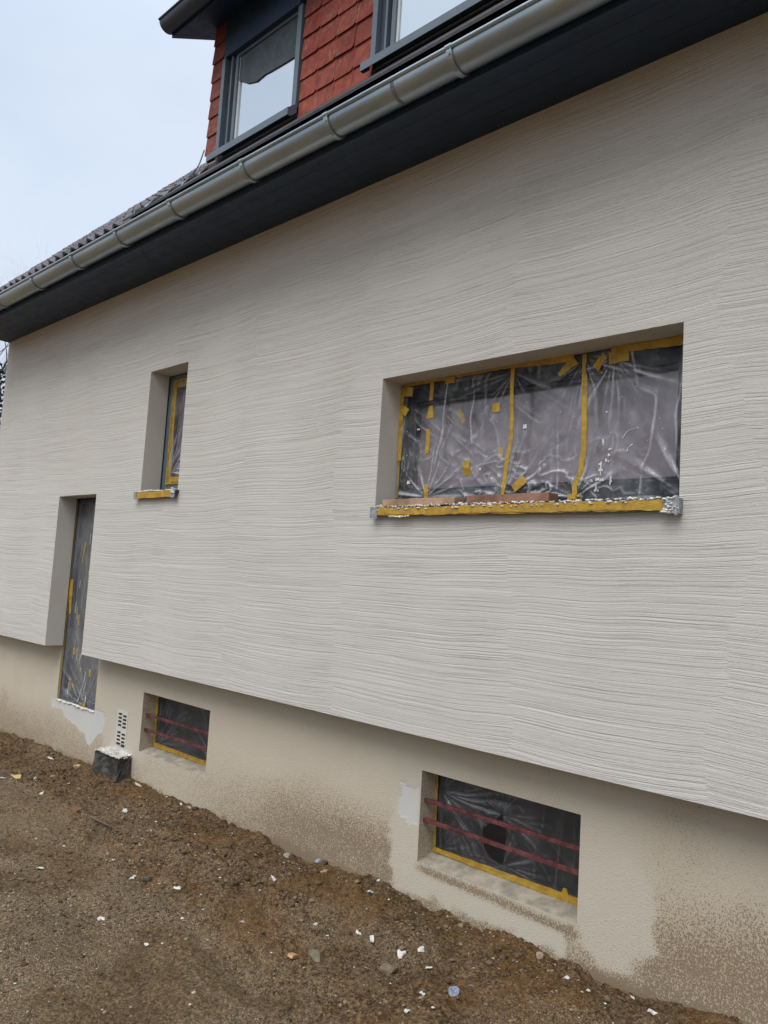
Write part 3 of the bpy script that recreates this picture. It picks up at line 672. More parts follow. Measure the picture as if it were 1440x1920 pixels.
# ------------------------------------------------------------------ windows in the plastered wall
def rnd_edge(mb, x0, x1, z, y0, y1, n, amp, size, mi=0):      # ragged plaster lumps along an edge
    for i in range(n):
        x = random.uniform(x0, x1); s = size * random.uniform(.4, 1.3)
        k = len(mb.v); c_ = np.array([x, random.uniform(y0, y1), z + random.uniform(-amp, amp)])
        v = ICO * (1 + rng.uniform(-.3, .3, (12, 1))) * np.array([s * random.uniform(.8, 2.4), s, s * random.uniform(.5, 1.0)]) + c_
        mb.v += [tuple(q) for q in v]; mb.f += [tuple(int(a) + k for a in f_) for f_ in ICF]; mb.mi += [mi] * 20
def strip(mb, pts, wd, y, th=.0025, jit=.002, mi=0):          # ribbon of tape lying in the plane y facing the street
    pts = [np.array(p, float) for p in pts]; dense = [pts[0]]
    for a, b in zip(pts[:-1], pts[1:]):
        L_ = np.linalg.norm(b - a); n = max(1, int(L_ / .03))
        for i in range(1, n + 1): dense.append(a + (b - a) * i / n)
    ws = wd if hasattr(wd, '__len__') else (wd, wd); k = len(mb.v); m_ = len(dense)
    for i, p in enumerate(dense):
        d = dense[min(i + 1, m_ - 1)] - dense[max(i - 1, 0)]; d = d / np.linalg.norm(d); nn = np.array([-d[1], d[0]])
        w_ = (ws[0] + (ws[1] - ws[0]) * i / (m_ - 1)) / 2; ya = y(p) if callable(y) else y
        a = p + nn * (w_ + random.uniform(-jit, jit)); b = p - nn * (w_ + random.uniform(-jit, jit)); yw = ya - abs(random.gauss(0, .0012))
        mb.v += [(a[0], yw, a[1]), (b[0], yw, b[1]), (b[0], ya + th, b[1]), (a[0], ya + th, a[1])]
    for i in range(m_ - 1):
        q = k + i * 4
        for j in range(4): mb.f.append((q + j, q + (j + 1) % 4, q + 4 + (j + 1) % 4, q + 4 + j)); mb.mi.append(mi)
    mb.f.append((k, k + 1, k + 2, k + 3)); q = k + (m_ - 1) * 4; mb.f.append((q + 3, q + 2, q + 1, q)); mb.mi += [mi, mi]

# wide window
wf = MB(); a, b, c_, d_ = OPEN[0]; y = .19
wf.box(a, b, y, y + .06, c_, c_ + .155); wf.box(a, b, y, y + .06, d_ - .115, d_); wf.box(a, a + .11, y, y + .06, c_ + .155, d_ - .115); wf.box(b - .10, b, y, y + .06, c_ + .155, d_ - .115)
wf.box(a + .11, b - .10, y + .02, y + .05, d_ - .135, d_ - .115); wf.box(a + .11, b - .10, y + .02, y + .05, c_ + .155, c_ + .17)
win = wf.build('window', M['frame'], house, bevel=.003); win.location = HL
p = MB(); p.box(a + .1, b - .09, y + .05, y + .056, c_ + .15, d_ - .11); p.build('pane', M['mauve'], win)
s = MB(); s.prism([(.168, .432), (-.033, .418), (-.033, .369), (-.028, .369), (-.028, .40), (.168, .40)], -3.146, -1.335)
s.build('sill', M['anth'], win)
s = MB(); n = 60
strip(s, [(-3.09 + (1.69) * i / n, .394 + .002 * math.sin(i * .7)) for i in range(n + 1)], .046, -.037, .003, .003)
strip(s, [(-3.09 + i * .1, .381 + .003 * math.sin(i)) for i in range(17)], .012, -.0400, .002, .003)
s.build('masking_tape', M['tape'], win)
s = MB(); strip(s, [(-3.148, .392), (-3.092, .392)], .066, -.041, .004, .004); s.build('corner_tape', M['silver'], win); s = MB(); s.box(-1.402, -1.333, -.043, .02, .354, .425); s.box(-1.35, -1.338, -.05, -.03, .345, .432); s.build('corner_tape', M['silver'], win, bevel=.004)
s = MB(); rnd_edge(s, -3.12, -1.36, .425, -.035, -.01, 260, .004, .0052); rnd_edge(s, -3.12, -1.5, .414, -.042, -.038, 60, .010, .0055); rnd_edge(s, -1.40, -1.34, .400, -.05, -.04, 30, .04, .006); rnd_edge(s, -3.0, -2.85, .366, -.042, -.04, 18, .003, .006)
rnd_edge(s, -3.14, -2.3, .437, 0.0, .05, 30, .003, .007); s.build('plaster_residue', M['white'], win)

# small window
a, b, c_, d_ = OPEN[1]; y = .185
sf = MB(); sf.box(a, a + .055, y, y + .06, c_, d_); sf.box(b - .055, b, y, y + .06, c_, d_); sf.box(a + .055, b - .055, y, y + .06, d_ - .05, d_); sf.box(a + .055, b - .055, y, y + .06, c_, c_ + .10)
sf.box(a + .06, a + .11, y + .012, y + .05, c_ + .10, d_ - .05); sf.box(b - .11, b - .06, y + .012, y + .05, c_ + .10, d_ - .05); sf.box(a + .11, b - .11, y + .012, y + .05, d_ - .10, d_ - .05); sf.box(a + .11, b - .11, y + .012, y + .05, c_ + .10, c_ + .15)
win = sf.build('window', M['anthl'], house, bevel=.003); win.location = HL
p = MB(); p.box(a + .1, b - .1, y + .04, y + .046, c_ + .14, d_ - .09); p.build('pane', M['mauve'], win)
s = MB(); s.prism([(.17, .622), (-.033, .609), (-.033, .553), (-.028, .553), (-.028, .59), (.17, .59)], -5.925, -5.295); s.build('sill', M['anth'], win)
s = MB(); strip(s, [(-5.885 + i * .06, .581 + .002 * math.sin(i)) for i in range(10)], .052, -.037, .003, .002); strip(s, [(-5.86, .650), (-5.35, .650)], .022, .182, .003); s.build('masking_tape', M['tape'], win)
s = MB(); strip(s, [(-5.928, .58), (-5.885, .58)], .062, -.04, .003, .003); s.build('corner_tape', M['silver'], win); s = MB(); strip(s, [(-5.345, .582), (-5.292, .582)], .064, -.041, .003, .004); s.build('corner_tape', M['silver'], win)
s = MB(); rnd_edge(s, -5.90, -5.32, .614, -.035, -.01, 70, .004, .008); rnd_edge(s, -5.34, -5.30, .60, -.045, -.042, 16, .022, .008); rnd_edge(s, -5.75, -5.65, .618, -.02, .06, 20, .005, .010); s.build('plaster_residue', M['white'], win)

# tall narrow opening reaching down into the plinth
a, b, c_, d_ = OPEN[2]; y = .20
nf_ = MB(); nf_.box(a - .02, a + .05, y, y + .05, -1.32, d_); nf_.box(b - .05, b, y, y + .05, -1.32, d_); nf_.box(a + .05, b - .05, y, y + .05, d_ - .05, d_); nf_.box(a + .05, b - .05, y, y + .05, -1.32, -1.22)
nw = nf_.build('narrow_window', M['anth'], house, bevel=.003); nw.location = HL
p = MB(); p.box(a + .045, b - .045, y + .035, y + .04, -1.23, d_ - .045); p.build('pane', M['greypane'], nw)
s = MB(); rnd_edge(s, -7.47, -6.70, -1.322, .168, .178, 90, .006, .010); s.build('plaster_residue', M['white'], nw)

# cellar windows
def cellar(i, bars):
    a, b, c_, d_ = BW[i]; y = RY; ci = c_ + .03
    f = MB(); f.box(a, a + .03, y, y + .04, ci, d_); f.box(b - .03, b, y, y + .04, ci, d_); f.box(a + .03, b - .03, y, y + .04, d_ - .03, d_); f.box(a + .03, b - .03, y, y + .04, ci, ci + .035)
    wo = f.build('cellar_window', M['dark'], house); wo.location = HL
    p = MB(); p.box(a + .025, b - .025, y + .03, y + .035, ci + .02, d_ - .02); p.build('pane', M['darkglass'], wo)
    s = MB(); s.quad((a, PY, c_), (b, PY, c_), (b, RY, ci), (a, RY, ci)); s.build('sill', M['oldsill'], wo)
    for z0_, z1_ in bars:
        g = MB(); hb = .0100
        g.hexa([(a - .004, .205, z0_ - hb), (b + .004, .205, z1_ - hb), (b + .004, .228, z1_ - hb), (a - .004, .228, z0_ - hb), (a - .004, .205, z0_ + hb), (b + .004, .205, z1_ + hb), (b + .004, .228, z1_ + hb), (a - .004, .228, z0_ + hb)])
        g.build('bar', M['rust'], wo, bevel=.002)
    return wo
cellar(0, [(-1.196, -1.198), (-1.302, -1.308)]); cellar(1, [(-1.215, -1.209), (-1.337, -1.323)])

# air brick: plate with two columns of slots
vm = MB(); vm.box(-6.262, -6.085, .171, .1765, -1.50, -1.232)
vent = vm.build('air_vent', M['smooth'], house); vent.location = HL
for cx_, zoff in ((-6.212, 0), (-6.135, -.008)):
    for k in range(4): 
        for gz_ in (-1.262, -1.415):
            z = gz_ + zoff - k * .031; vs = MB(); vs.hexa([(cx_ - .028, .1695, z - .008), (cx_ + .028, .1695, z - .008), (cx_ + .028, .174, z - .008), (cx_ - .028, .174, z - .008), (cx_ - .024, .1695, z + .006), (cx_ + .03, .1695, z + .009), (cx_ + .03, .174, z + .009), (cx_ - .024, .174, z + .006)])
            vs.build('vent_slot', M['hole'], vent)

# ------------------------------------------------------------------ plastic sheets with their tape
def sheet(name, x0, x1, z0, z1, y0, mat, label, anchors, seed, amp=.010, res=.006, drape=1.0, hole=None, sag=.0, crumple=False):
    xs_ = np.linspace(x0, x1, int((x1 - x0) / res)); zs_ = np.linspace(z0, z1, int((z1 - z0) / res)); Xg, Zg = np.meshgrid(xs_, zs_)
    r_ = np.random.RandomState(seed); H = np.zeros_like(Xg)
    for (ax, az, rad, st) in anchors:
        dx, dz_ = Xg - ax, Zg - az; rr = np.hypot(dx, dz_) + 1e-4; th = np.arctan2(dz_, dx)
        k = 0
        for q in range(2): k = k + 3.2 * np.abs(vn(th * r_.uniform(4, 9) + 1.5 * vn(rr * 4, th * 2, seed + q), rr * 1.5 + az * 7, seed + q + 30) - .5) ** 1.0
        H += st * amp * (np.maximum(0, k - .9)) ** 1.3 * np.exp(-rr / rad) * sst(0, .10, rr)
    wx = Xg + .10 * (fbm(Xg * 2.5, Zg * 2.5, 3, seed) - .5) + .25 * (Zg - z0) * (vn(Xg * 1.3, Zg * .8, seed + 4) - .5)
    dr = np.abs(fbm(wx * 9, Zg * 1.6, 3, seed + 1) - .5) * 2
    H += drape * amp * 1.0 * (1 - dr) ** 4 * sst(.2, .6, fbm(Xg * 2, Zg * 2, 2, seed + 8))
    dg = (Xg - x0) * .7 + (Zg - z0); rdg = np.abs(fbm(dg * 6, (Xg - Zg) * 1.3, 3, seed + 2) - .5) * 2
    H += drape * amp * .7 * (1 - rdg) ** 5 * sst(.35, .65, fbm(Xg * 1.7 + 5, Zg * 1.7, 2, seed + 9))
    H += amp * .5 * (fbm(Xg * 4, Zg * 4, 3, seed + 3) - .5)
    if crumple: H += amp * .9 * (1 - np.abs(fbm(Xg * 9 + Zg * 5, Zg * 13 - Xg * 3, 3, seed + 20) - .5) * 2) ** 6 * sst(.80, .55, Zg + (vn(Xg * 3, Zg * 3, 4) - .5) * .2) * np.exp(-((Xg + 2.3) / .55) ** 2)
    ed = np.minimum(np.minimum(Xg - x0, x1 - Xg), np.minimum(Zg - z0, z1 - Zg)); H *= sst(0, .05, ed)
    H += sag * sst(0, .3, ed)
    msk = None
    if hole:
        hp = np.array(hole); cx_ = (Xg[:-1, :-1] + Xg[1:, 1:]) / 2; cz_ = (Zg[:-1, :-1] + Zg[1:, 1:]) / 2; ins = np.zeros(cx_.shape, bool); j = len(hp) - 1
        for i in range(len(hp)):
            cond = ((hp[i, 1] > cz_) != (hp[j, 1] > cz_)) & (cx_ < (hp[j, 0] - hp[i, 0]) * (cz_ - hp[i, 1]) / (hp[j, 1] - hp[i, 1] + 1e-9) + hp[i, 0]); ins ^= cond; j = i
        msk = ~ins
        # curl the torn edge outwards
        for i in range(len(hp)):
            dd = np.hypot(Xg - hp[i, 0], Zg - hp[i, 1]); H += .012 * np.exp(-(dd / .05) ** 2)
    o, us_ = grid_mesh(name, Xg, y0 - H, Zg, mat, None, msk)
    bl = (np.roll(H, 2, 0) + np.roll(H, -2, 0) + np.roll(H, 2, 1) + np.roll(H, -2, 1)) / 4; crv = H - bl; crv[:2] = 0; crv[-2:] = 0; crv[:, :2] = 0; crv[:, -2:] = 0
    gz2 = np.gradient(H, axis=0) / res; fo_ = np.clip(crv / amp * 7, 0, 1) * .6 + np.clip(-gz2 - .06, 0, .5) * 1.1; fo_ = np.clip(fo_, 0, 1) * (.45 + .55 * sst(.35, .6, fbm(Xg * 3, Zg * 3, 3, seed + 12)))
    attr(o, 'fold', np.repeat(fo_.ravel()[us_][:, None], 3, 1)); tag(o, label, 'plastic sheet')
    def ysurf(p):
        i = int(np.clip((p[1] - z0) / (z1 - z0) * (len(zs_) - 1), 0, len(zs_) - 1)); j = int(np.clip((p[0] - x0) / (x1 - x0) * (len(xs_) - 1), 0, len(xs_) - 1)); return y0 - float(H[max(0, i - 1):i + 2, max(0, j - 1):j + 2].max()) - .003
    return o, ysurf
anch = [(-2.905, .50, .25, 1.0), (-2.35, .49, .22, .6), (-2.33, 1.15, .30, .7), (-1.91, 1.16, .25, .5), (-1.93, .47, .2, .5), (-1.37, .46, .55, 1.5), (-1.75, 1.13, .3, .7)]
sh, yf = sheet('plastic_sheet', -3.145, -1.352, .425, 1.19, .165, M['film'], 'crinkled clear plastic sheet taped over the wide upper window, splashed with white plaster', anch, 5, amp=.014, res=.0052, crumple=True)
T = M['tape']
def tape(pts, wd, mat=T, parent=sh, yy=None):
    g = MB(); strip(g, pts, wd, yy or yf); o = g.build('masking_tape', mat, parent); return o
tape([(-3.138, 1.169), (-3.136, .97), (-3.128, .723)], (.034, .026)); tape([(-3.112, 1.143), (-3.044, 1.134)], .055); tape([(-3.134, 1.058), (-3.072, 1.007)], (.03, .05))
tape([(-2.903, 1.173), (-2.897, 1.066)], .026); tape([(-2.898, 1.035), (-2.897, .96)], (.03, .055)); tape([(-2.906, .898), (-2.91, .751)], (.026, .03)); tape([(-2.905, .573), (-2.898, .487)], .028)
tape([(-2.703, .995), (-2.655, .915)], .03, M['tape2'], yy=.1665); tape([(-2.434, .997), (-2.431, .945)], .05); tape([(-2.608, .69), (-2.603, .61)], .045); tape([(-2.4, .754), (-2.394, .702)], .03, M['tape2'], yy=.1665)
tape([(-2.335, 1.173), (-2.322, .978), (-2.327, .799), (-2.347, .623), (-2.358, .46)], .023); tape([(-1.915, 1.183), (-1.908, 1.08)], .022); tape([(-1.907, 1.08), (-1.901, .905), (-1.899, .692), (-1.912, .575), (-1.94, .523), (-1.927, .44)], .028)
tape([(-3.12, 1.182), (-2.891, 1.186), (-2.731, 1.180)], .018); tape([(-2.80, 1.172), (-2.73, 1.168)], .04); tape([(-2.36, 1.184), (-2.154, 1.18), (-1.974, 1.175)], (.016, .04)); tape([(-2.052, 1.095), (-1.965, 1.165)], (.02, .06))
tape([(-2.73, 1.185), (-2.36, 1.186)], .010); tape([(-1.848, 1.10), (-1.793, 1.151)], (.045, .03)); tape([(-1.775, 1.135), (-1.675, 1.139)], .055); tape([(-1.769, 1.176), (-1.589, 1.172), (-1.37, 1.168)], (.03, .045)); tape([(-2.285, .52), (-2.218, .568)], .045)
tape([(-3.13, .72), (-3.126, .50)], .012, M['tape2'])
sp_ = MB()
for (x, z) in [(-1.783, .88), (-1.792, .742), (-1.757, .693), (-1.776, .648), (-1.81, .627), (-1.801, .552), (-1.83, .501), (-1.746, .544), (-1.826, .559), (-1.761, .636), (-2.989, .906), (-2.516, .645), (-3.05, .60), (-2.25, .86), (-1.79, .72), (-1.76, .67), (-1.81, .60), (-1.85, .55)]:
    L_ = random.uniform(.004, .022) if z < .9 else .008
    for q in range(random.choice((1, 1, 2))):
        strip(sp_, [(x + q * .012, z), (x + q * .012 + .003, z - L_)], (.006, .010), lambda p_: yf(p_) - .001, .002, .001)
strip(sp_, [(-1.692, .739), (-1.67, .771), (-1.623, .784), (-1.617, .783)], .003, yf); strip(sp_, [(-1.666, .675), (-1.661, .697), (-1.644, .707)], .003, yf)
strip(sp_, [(-1.80, .635), (-1.803, .57)], (.008, .004), yf); strip(sp_, [(-1.82, .535), (-1.827, .49)], (.005, .010), yf); strip(sp_, [(-1.742, .56), (-1.75, .52)], (.008, .006), yf)
for q in range(60): 
    x, z = random.uniform(-3.1, -1.5), random.uniform(.48, 1.0); strip(sp_, [(x, z), (x + .001, z - .003)], .003, yf, jit=0)
sp_.build('plaster_splash', M['white'], sh)
b_ = MB(); b_.box(-1.885, -1.842, .0, .035, .434, .462); rnd_edge(b_, -1.88, -1.85, .452, .0, .03, 6, .006, .014)
tag(b_.build('tape_scrap', T, bevel=.003), 'crumpled scrap of yellow tape standing on the wide window sill', 'tape scrap')

# planks lying on the sill
def plank(x0, x1, y0, y1, z0, th, mat, label, rotz=0):
    L_, Wd = (x1 - x0) / 2, (y1 - y0) / 2; g = MB(); n = 10
    for i in range(n):
        a, b = -L_ + 2 * L_ * i / n, -L_ + 2 * L_ * (i + 1) / n; 
        g.hexa([(a, -Wd, 0), (b, -Wd, 0), (b, Wd, 0), (a, Wd, 0), (a, -Wd, th), (b, -Wd, th), (b, Wd, th), (a, Wd, th)]) if i in () else None
    g.box(-L_, L_, -Wd, Wd, 0, th)
    o = g.build('plank', mat, bevel=.002); o.location = ((x0 + x1) / 2, (y0 + y1) / 2, z0); o.rotation_euler = (R(3), 0, R(rotz)); tag(o, label, 'plank', 'wooden battens on the sill')
    return o
plank(-3.10, -2.563, .005, .09, .432, .040, M['wood'], 'pale pine batten lying at the left end of the wide window sill', -.6)
plank(-2.475, -1.985, -.005, .085, .431, .044, M['wood2'], 'reddish brown batten lying on the middle of the wide window sill', .8)

sh2, yf2 = sheet('plastic_sheet', -5.80, -5.37, .73, 1.56, .186, M['film'], 'plastic sheet with yellow taped edges over the small upper window', [(-5.75, .8, .4, 1.2), (-5.4, 1.5, .4, 1)], 15, amp=.012)
for P_, wd in (([(-5.822, 1.585), (-5.818, 1.2), (-5.812, .705)], .012), ([(-5.768, 1.54), (-5.762, 1.2), (-5.757, .75)], .010), ([(-5.82, 1.583), (-5.38, 1.583)], .014), ([(-5.82, .705), (-5.35, .705)], .014)): tape(P_, wd, T, sh2, .178)
tape([(-5.795, 1.575), (-5.788, 1.2), (-5.784, .71)], .044, M['tape2'], sh2, .1815); tape([(-5.765, 1.548), (-5.40, 1.548)], .05, M['tape2'], sh2, .1815); tape([(-5.77, .738), (-5.36, .735)], .045, T, sh2, .1805)

sh3, yf3 = sheet('plastic_sheet', -7.462, -6.695, -1.318, .60, .195, M['film3'], 'streaky plastic sheet over the tall narrow opening that cuts into the plinth', [(-6.92, -1.30, .35, 1.6), (-7.4, -1.28, .25, 1.0), (-6.75, -1.28, .2, 1.3)], 25, amp=.010, res=.008, drape=.5)
tape([(-7.432, -.17), (-7.394, -.50)], (.085, .035), T, sh3, .187); tape([(-7.20, .20), (-7.235, 0.0)], (.03, .015), M['tape2'], sh3, yf3); tape([(-7.2, -.493), (-7.192, -.597)], .035, M['tape2'], sh3, yf3)
tape([(-7.223, -.797), (-7.207, -.873)], .04, M['tape2'], sh3, yf3); tape([(-6.872, -.97), (-6.873, -1.035)], .036, T, sh3, yf3); tape([(-7.23, -1.111), (-7.219, -1.2)], .036, M['tape2'], sh3, yf3); tape([(-6.921, -1.272), (-6.93, -1.325)], (.05, .06), T, sh3, yf3)
tape([(-7.455, .60), (-7.455, -1.32)], .018, M['tape2'], sh3, .186)
sp_ = MB()
for q in range(26):
    x = random.choice((-7.25, -7.1, -6.95, -6.88)) + random.uniform(-.05, .05); z = random.uniform(-1.25, .3); L_ = random.uniform(.03, .12)
    strip(sp_, [(x, z), (x + random.uniform(-.02, .02), z - L_)], (.004, .0035), yf3, .001, .001)
strip(sp_, [(-6.95, -1.0), (-6.97, -1.08), (-6.99, -1.16), (-7.03, -1.24), (-7.07, -1.29)], .006, yf3); sp_.build('plaster_splash', M['white'], sh3)

hole = [(-2.354, -1.165), (-2.335, -1.22), (-2.325, -1.291), (-2.328, -1.35), (-2.335, -1.418), (-2.37, -1.412), (-2.419, -1.40), (-2.45, -1.37), (-2.469, -1.33), (-2.473, -1.265), (-2.42, -1.225)]
sh4, yf4 = sheet('plastic_sheet', -2.80, -1.852, -1.475, -1.03, .298, M['film2'], 'torn plastic sheet with a ragged hole behind red bars of the nearer cellar window', [(-2.36, -1.17, .2, .8), (-2.34, -1.42, .2, .9), (-2.78, -1.15, .4, 1.5), (-2.78, -1.46, .25, .8)], 35, amp=.011, res=.005, hole=hole, drape=.45)
tape([(-2.822, -1.035), (-2.818, -1.28), (-2.814, -1.485)], .022, M['tape2'], sh4, .296); tape([(-2.82, -1.474), (-2.4, -1.474), (-1.852, -1.474)], (.026, .04), T, sh4, .2945); tape([(-1.985, -1.43), (-1.985, -1.475)], (.02, .05), T, sh4, .293)
sh5, yf5 = sheet('plastic_sheet', -5.84, -4.902, -1.47, -1.035, .300, M['film2'], 'plastic sheet behind the red bars of the farther cellar window beside the air vent', [(-5.8, -1.45, .4, 1.2), (-4.95, -1.45, .35, 1.2)], 45, amp=.008, res=.007, drape=.15)
tape([(-5.85, -1.035), (-5.846, -1.28), (-5.843, -1.475)], .03, T, sh5, .296); tape([(-5.85, -1.462), (-5.4, -1.462), (-4.902, -1.465)], .034, T, sh5, .2945)

# ------------------------------------------------------------------ bitumen coated block by the plinth
bm_ = MB(); n = 9
def bp(u, v, wv):
    x = -6.36 + u * .395 + (.02 * (1 - wv)) * (1 if u > .5 else -1); yy_ = .05 - .015 * (1 - wv) + v * .125; z = -1.82 + wv * .262 + (.018 * (u - .5) * 0) - .012 * (1 - v)
    return (x + .012 * (TAB[int(u * 60) % 512, int(v * 50 + wv * 90) % 512] - .5), yy_ + .012 * (TAB[int(v * 60 + 9) % 512, int(u * 50 + wv * 90) % 512] - .5), z + .012 * (TAB[int(wv * 60 + 99) % 512, int(u * 50 + v * 90) % 512] - .5) * wv)
for i in range(n):
    for j in range(n):
        a, b, c_, d_ = i / n, (i + 1) / n, j / n, (j + 1) / n
        bm_.quad(bp(a, 0, c_), bp(b, 0, c_), bp(b, 0, d_), bp(a, 0, d_)); bm_.quad(bp(0, a, c_), bp(0, a, d_), bp(0, b, d_), bp(0, b, c_)); bm_.quad(bp(1, a, c_), bp(1, b, c_), bp(1, b, d_), bp(1, a, d_))
        bm_.quad(bp(a, c_, 1), bp(b, c_, 1), bp(b, d_, 1), bp(a, d_, 1), 1)
blk = bm_.build('concrete_block', [M['bit'], M['crust']], None, smooth=False)
tag(blk, 'squat black bitumen coated concrete block with white plaster on top below the air vent', 'block')
s = MB(); rnd_edge(s, -6.35, -5.98, -1.568, .043, .05, 50, .005, .008)
for q in range(16):
    yy_ = random.uniform(.05, .17); rnd_edge(s, -5.972, -5.962, -1.57, yy_, yy_ + .01, 2, .010, .008)
rnd_edge(s, -6.34, -5.99, -1.560, .05, .17, 70, .001, .0045); s.build('plaster_crust', M['crust'], blk)

# ------------------------------------------------------------------ single things lying on the soil
def chunk(name, x, y, s, mat, label, cat, group=None, sc3=(1, .8, .6), seed=0, tint=None, sink=.25, sub=1):
    r_ = np.random.RandomState(seed + 100); v = [Vector(q) for q in ICO]; f_ = [tuple(int(i) for i in q) for q in ICF]
    for _ in range(sub):
        nf2 = []; cache = {}
        def midp(a, b):
            k = (min(a, b), max(a, b))
            if k not in cache: v.append(((v[a] + v[b]) / 2).normalized() * v[a].length); cache[k] = len(v) - 1
            return cache[k]
        for a, b, c0 in f_:
            ab, bc, ca = midp(a, b), midp(b, c0), midp(c0, a); nf2 += [(a, ab, ca), (b, bc, ab), (c0, ca, bc), (ab, bc, ca)]
        f_ = nf2
    V = np.array([tuple(q) for q in v]); V *= (1 + r_.uniform(-.16, .16, (len(V), 1)))
    for _ in range(5):     # chip flat facets off
        d = r_.normal(size=3); d /= np.linalg.norm(d); k = V @ d; lim = .62; V -= np.outer(np.maximum(0, k - lim), d)
    V *= np.array(sc3) * s
    g = MB(); g.v = [tuple(q) for q in V]; g.f = f_; g.mi = [0] * len(f_); o = g.build(name, mat); o.location = (x, y, ground_z(x, y) + s * sc3[2] * (1 - sink * 2) * .8); o.rotation_euler = (r_.uniform(-.2, .2), r_.uniform(-.2, .2), r_.uniform(0, 6.28)); tag(o, label, cat, group); return o
def flake(x, y, s, seed, label, mat=None, group='white plaster chips on the soil'):
    r_ = np.random.RandomState(seed + 500); n = 9; g = MB(); ring = []
    for k in range(n):
        a = 2 * math.pi * k / n; rr = s * r_.uniform(.55, 1.15); ring.append((rr * math.cos(a) * 1.3, rr * math.sin(a) * .75, s * .35 * r_.uniform(-1, 1) + .25 * rr * math.cos(a) * .4))
    th = s * .28; top = [(a, b, c0 + th) for a, b, c0 in ring]
    for k in range(n):
        j = (k + 1) % n; g.quad(ring[k], ring[j], top[j], top[k]); g.poly([top[k], top[j], (0, 0, th * 1.5)]); g.poly([ring[j], ring[k], (0, 0, 0)])
    o = g.build('plaster_chip', mat or M['chip']); o.location = (x, y, ground_z(x, y) + s * .22); o.rotation_euler = (r_.uniform(-.5, .5), r_.uniform(-.4, .4), r_.uniform(0, 6.28)); tag(o, label, 'plaster chip', group); return o
pts = [(-7.165, .03, .030, 'white plaster chip on soil at the plinth foot below the tall narrow opening'), (-6.669, -.573, .02, 'white plaster chip at the left edge of the photo beside the yellow leaf'),
 (-6.008, -.531, .018, 'whitish plaster pebble between the yellow leaf and the weathered stick'), (-6.134, -.27, .022, 'broken white plaster chip in front of the left face of the black block'), (-6.541, -.362, .014, 'tiny white plaster chip just right of the yellow leaf'),
 (-5.728, .12, .03, 'pale stone like plaster lump at the plinth foot right of the black block'), (-5.307, -.218, .028, 'flat white plaster scrap on soil below the farther cellar window, near the stick'), (-4.958, .10, .022, 'flat white plaster chip on the banked soil just right of the farther cellar window'),
 (-4.08, -.825, .020, 'bright white plaster chip beside the small dark grey stone'), (-4.546, -1.149, .018, 'thin white plaster sliver on packed soil, leftmost chip of the lower left corner'), (-4.388, -.782, .016, 'small white plaster chip above left of the dark grey stone'),
 (-3.773, -.722, .017, 'cream plaster chip right of the dark grey stone on loose soil'), (-3.667, -1.214, .018, 'white plaster chip on packed soil in the middle of the lower left corner'), (-3.292, -1.182, .014, 'lowest plaster chip on the packed soil at the lower left'),
 (-3.091, .14, .018, 'white square plaster chip at the foot of the mud splashed plinth'), (-3.019, .017, .026, 'thin curved white plaster shard left of the nearer cellar window'), (-3.474, -.297, .018, 'flat white plaster chip below the pale grey stone'),
 (-2.734, -.352, .020, 'white plaster chip above the orange wood chip, one of a broken pair'), (-2.43, -.379, .030, 'largest white plaster flake, above the flat topped brown rock'), (-2.4, -.271, .024, 'white plaster flake just right of the largest one'),
 (-2.947, -.445, .014, 'small white plaster chip up and left of the orange wood chip'), (-2.612, -.386, .016, 'white plaster chip between the broken pair and the largest flake'), (-2.238, -.412, .017, 'white plaster chip between the flat topped brown rock and the blue grey stone'),
 (-2.114, -.599, .014, 'white plaster chip left of the blue grey stone'), (-2.061, -.754, .016, 'white plaster chip at the bottom edge of the photo below the blue grey stone'), (-1.575, .12, .034, 'crumpled white plaster scrap standing at the plinth foot, right of the nearer cellar window'),
 (-1.82, .04, .019, 'white plaster chip at the plinth foot below the right end of the nearer cellar window'), (-1.656, -.059, .015, 'small cream plaster chip below the crumpled white scrap'), (-1.422, .04, .018, 'rightmost white plaster chip on the soil near the bottom right corner'),
 (-5.304, .12, .015, 'white plaster crumb at the plinth foot directly below the farther cellar window'), (-5.089, .11, .014, 'white plaster crumb at the plinth foot below the right end of the farther cellar window')]
for i, (x, y, s_, lb) in enumerate(pts): flake(x, y, s_, i, lb)
for q, (x, y) in enumerate(((-2.70, -.33), (-2.36, -.30), (-6.10, -.22), (-2.20, -.37))): pass
o = scatter('plaster_crumbs', 190, .003, .009, [(.66, .65, .60), (.55, .52, .45)], [.6, .4], (-5.5, -1.3, -.9, .15), M['stone'], .5)
tag(o, 'tiny white plaster crumbs sprinkled over the brown soil', 'plaster crumbs', kind='stuff')
stn = lambda n_, c, **k: plain(n_, c, .85, var=.3, scale=20, bump=.006, bscale=40, **k)
chunk('stone', -3.83, .10, .042, stn('pale stone', (.30, .285, .25)), 'pale grey rounded stone against the plinth between the cellar windows', 'stone', seed=1, sc3=(1.1, .8, .55))
chunk('stone', -3.452, .069, .028, stn('tan stone', (.30, .22, .15)), 'small tan stone near the stained part of the plinth', 'stone', seed=2)
chunk('stone', -2.70, -.66, .044, stn('olive stone', (.14, .115, .07)), 'olive brown wedge shaped rock beside the orange wood chip', 'stone', seed=3, sc3=(1.3, .7, .55), sub=2)
chunk('stone', -2.38, -.52, .042, stn('brown stone', (.165, .125, .08)), 'flat topped brown rock half sunk in soil right of the olive one', 'stone', seed=4, sc3=(1.1, .9, .6))
chunk('stone', -2.034, -.496, .030, stn('blue stone', (.10, .125, .19), c2=(.3, .32, .36)), 'blue grey speckled stone near the lower edge of the soil', 'stone', seed=5, sc3=(1, .8, .75))
chunk('stone', -4.081, -.721, .026, stn('dark stone', (.055, .055, .06)), 'small dark grey stone on the soil beside a white chip', 'stone', seed=6)
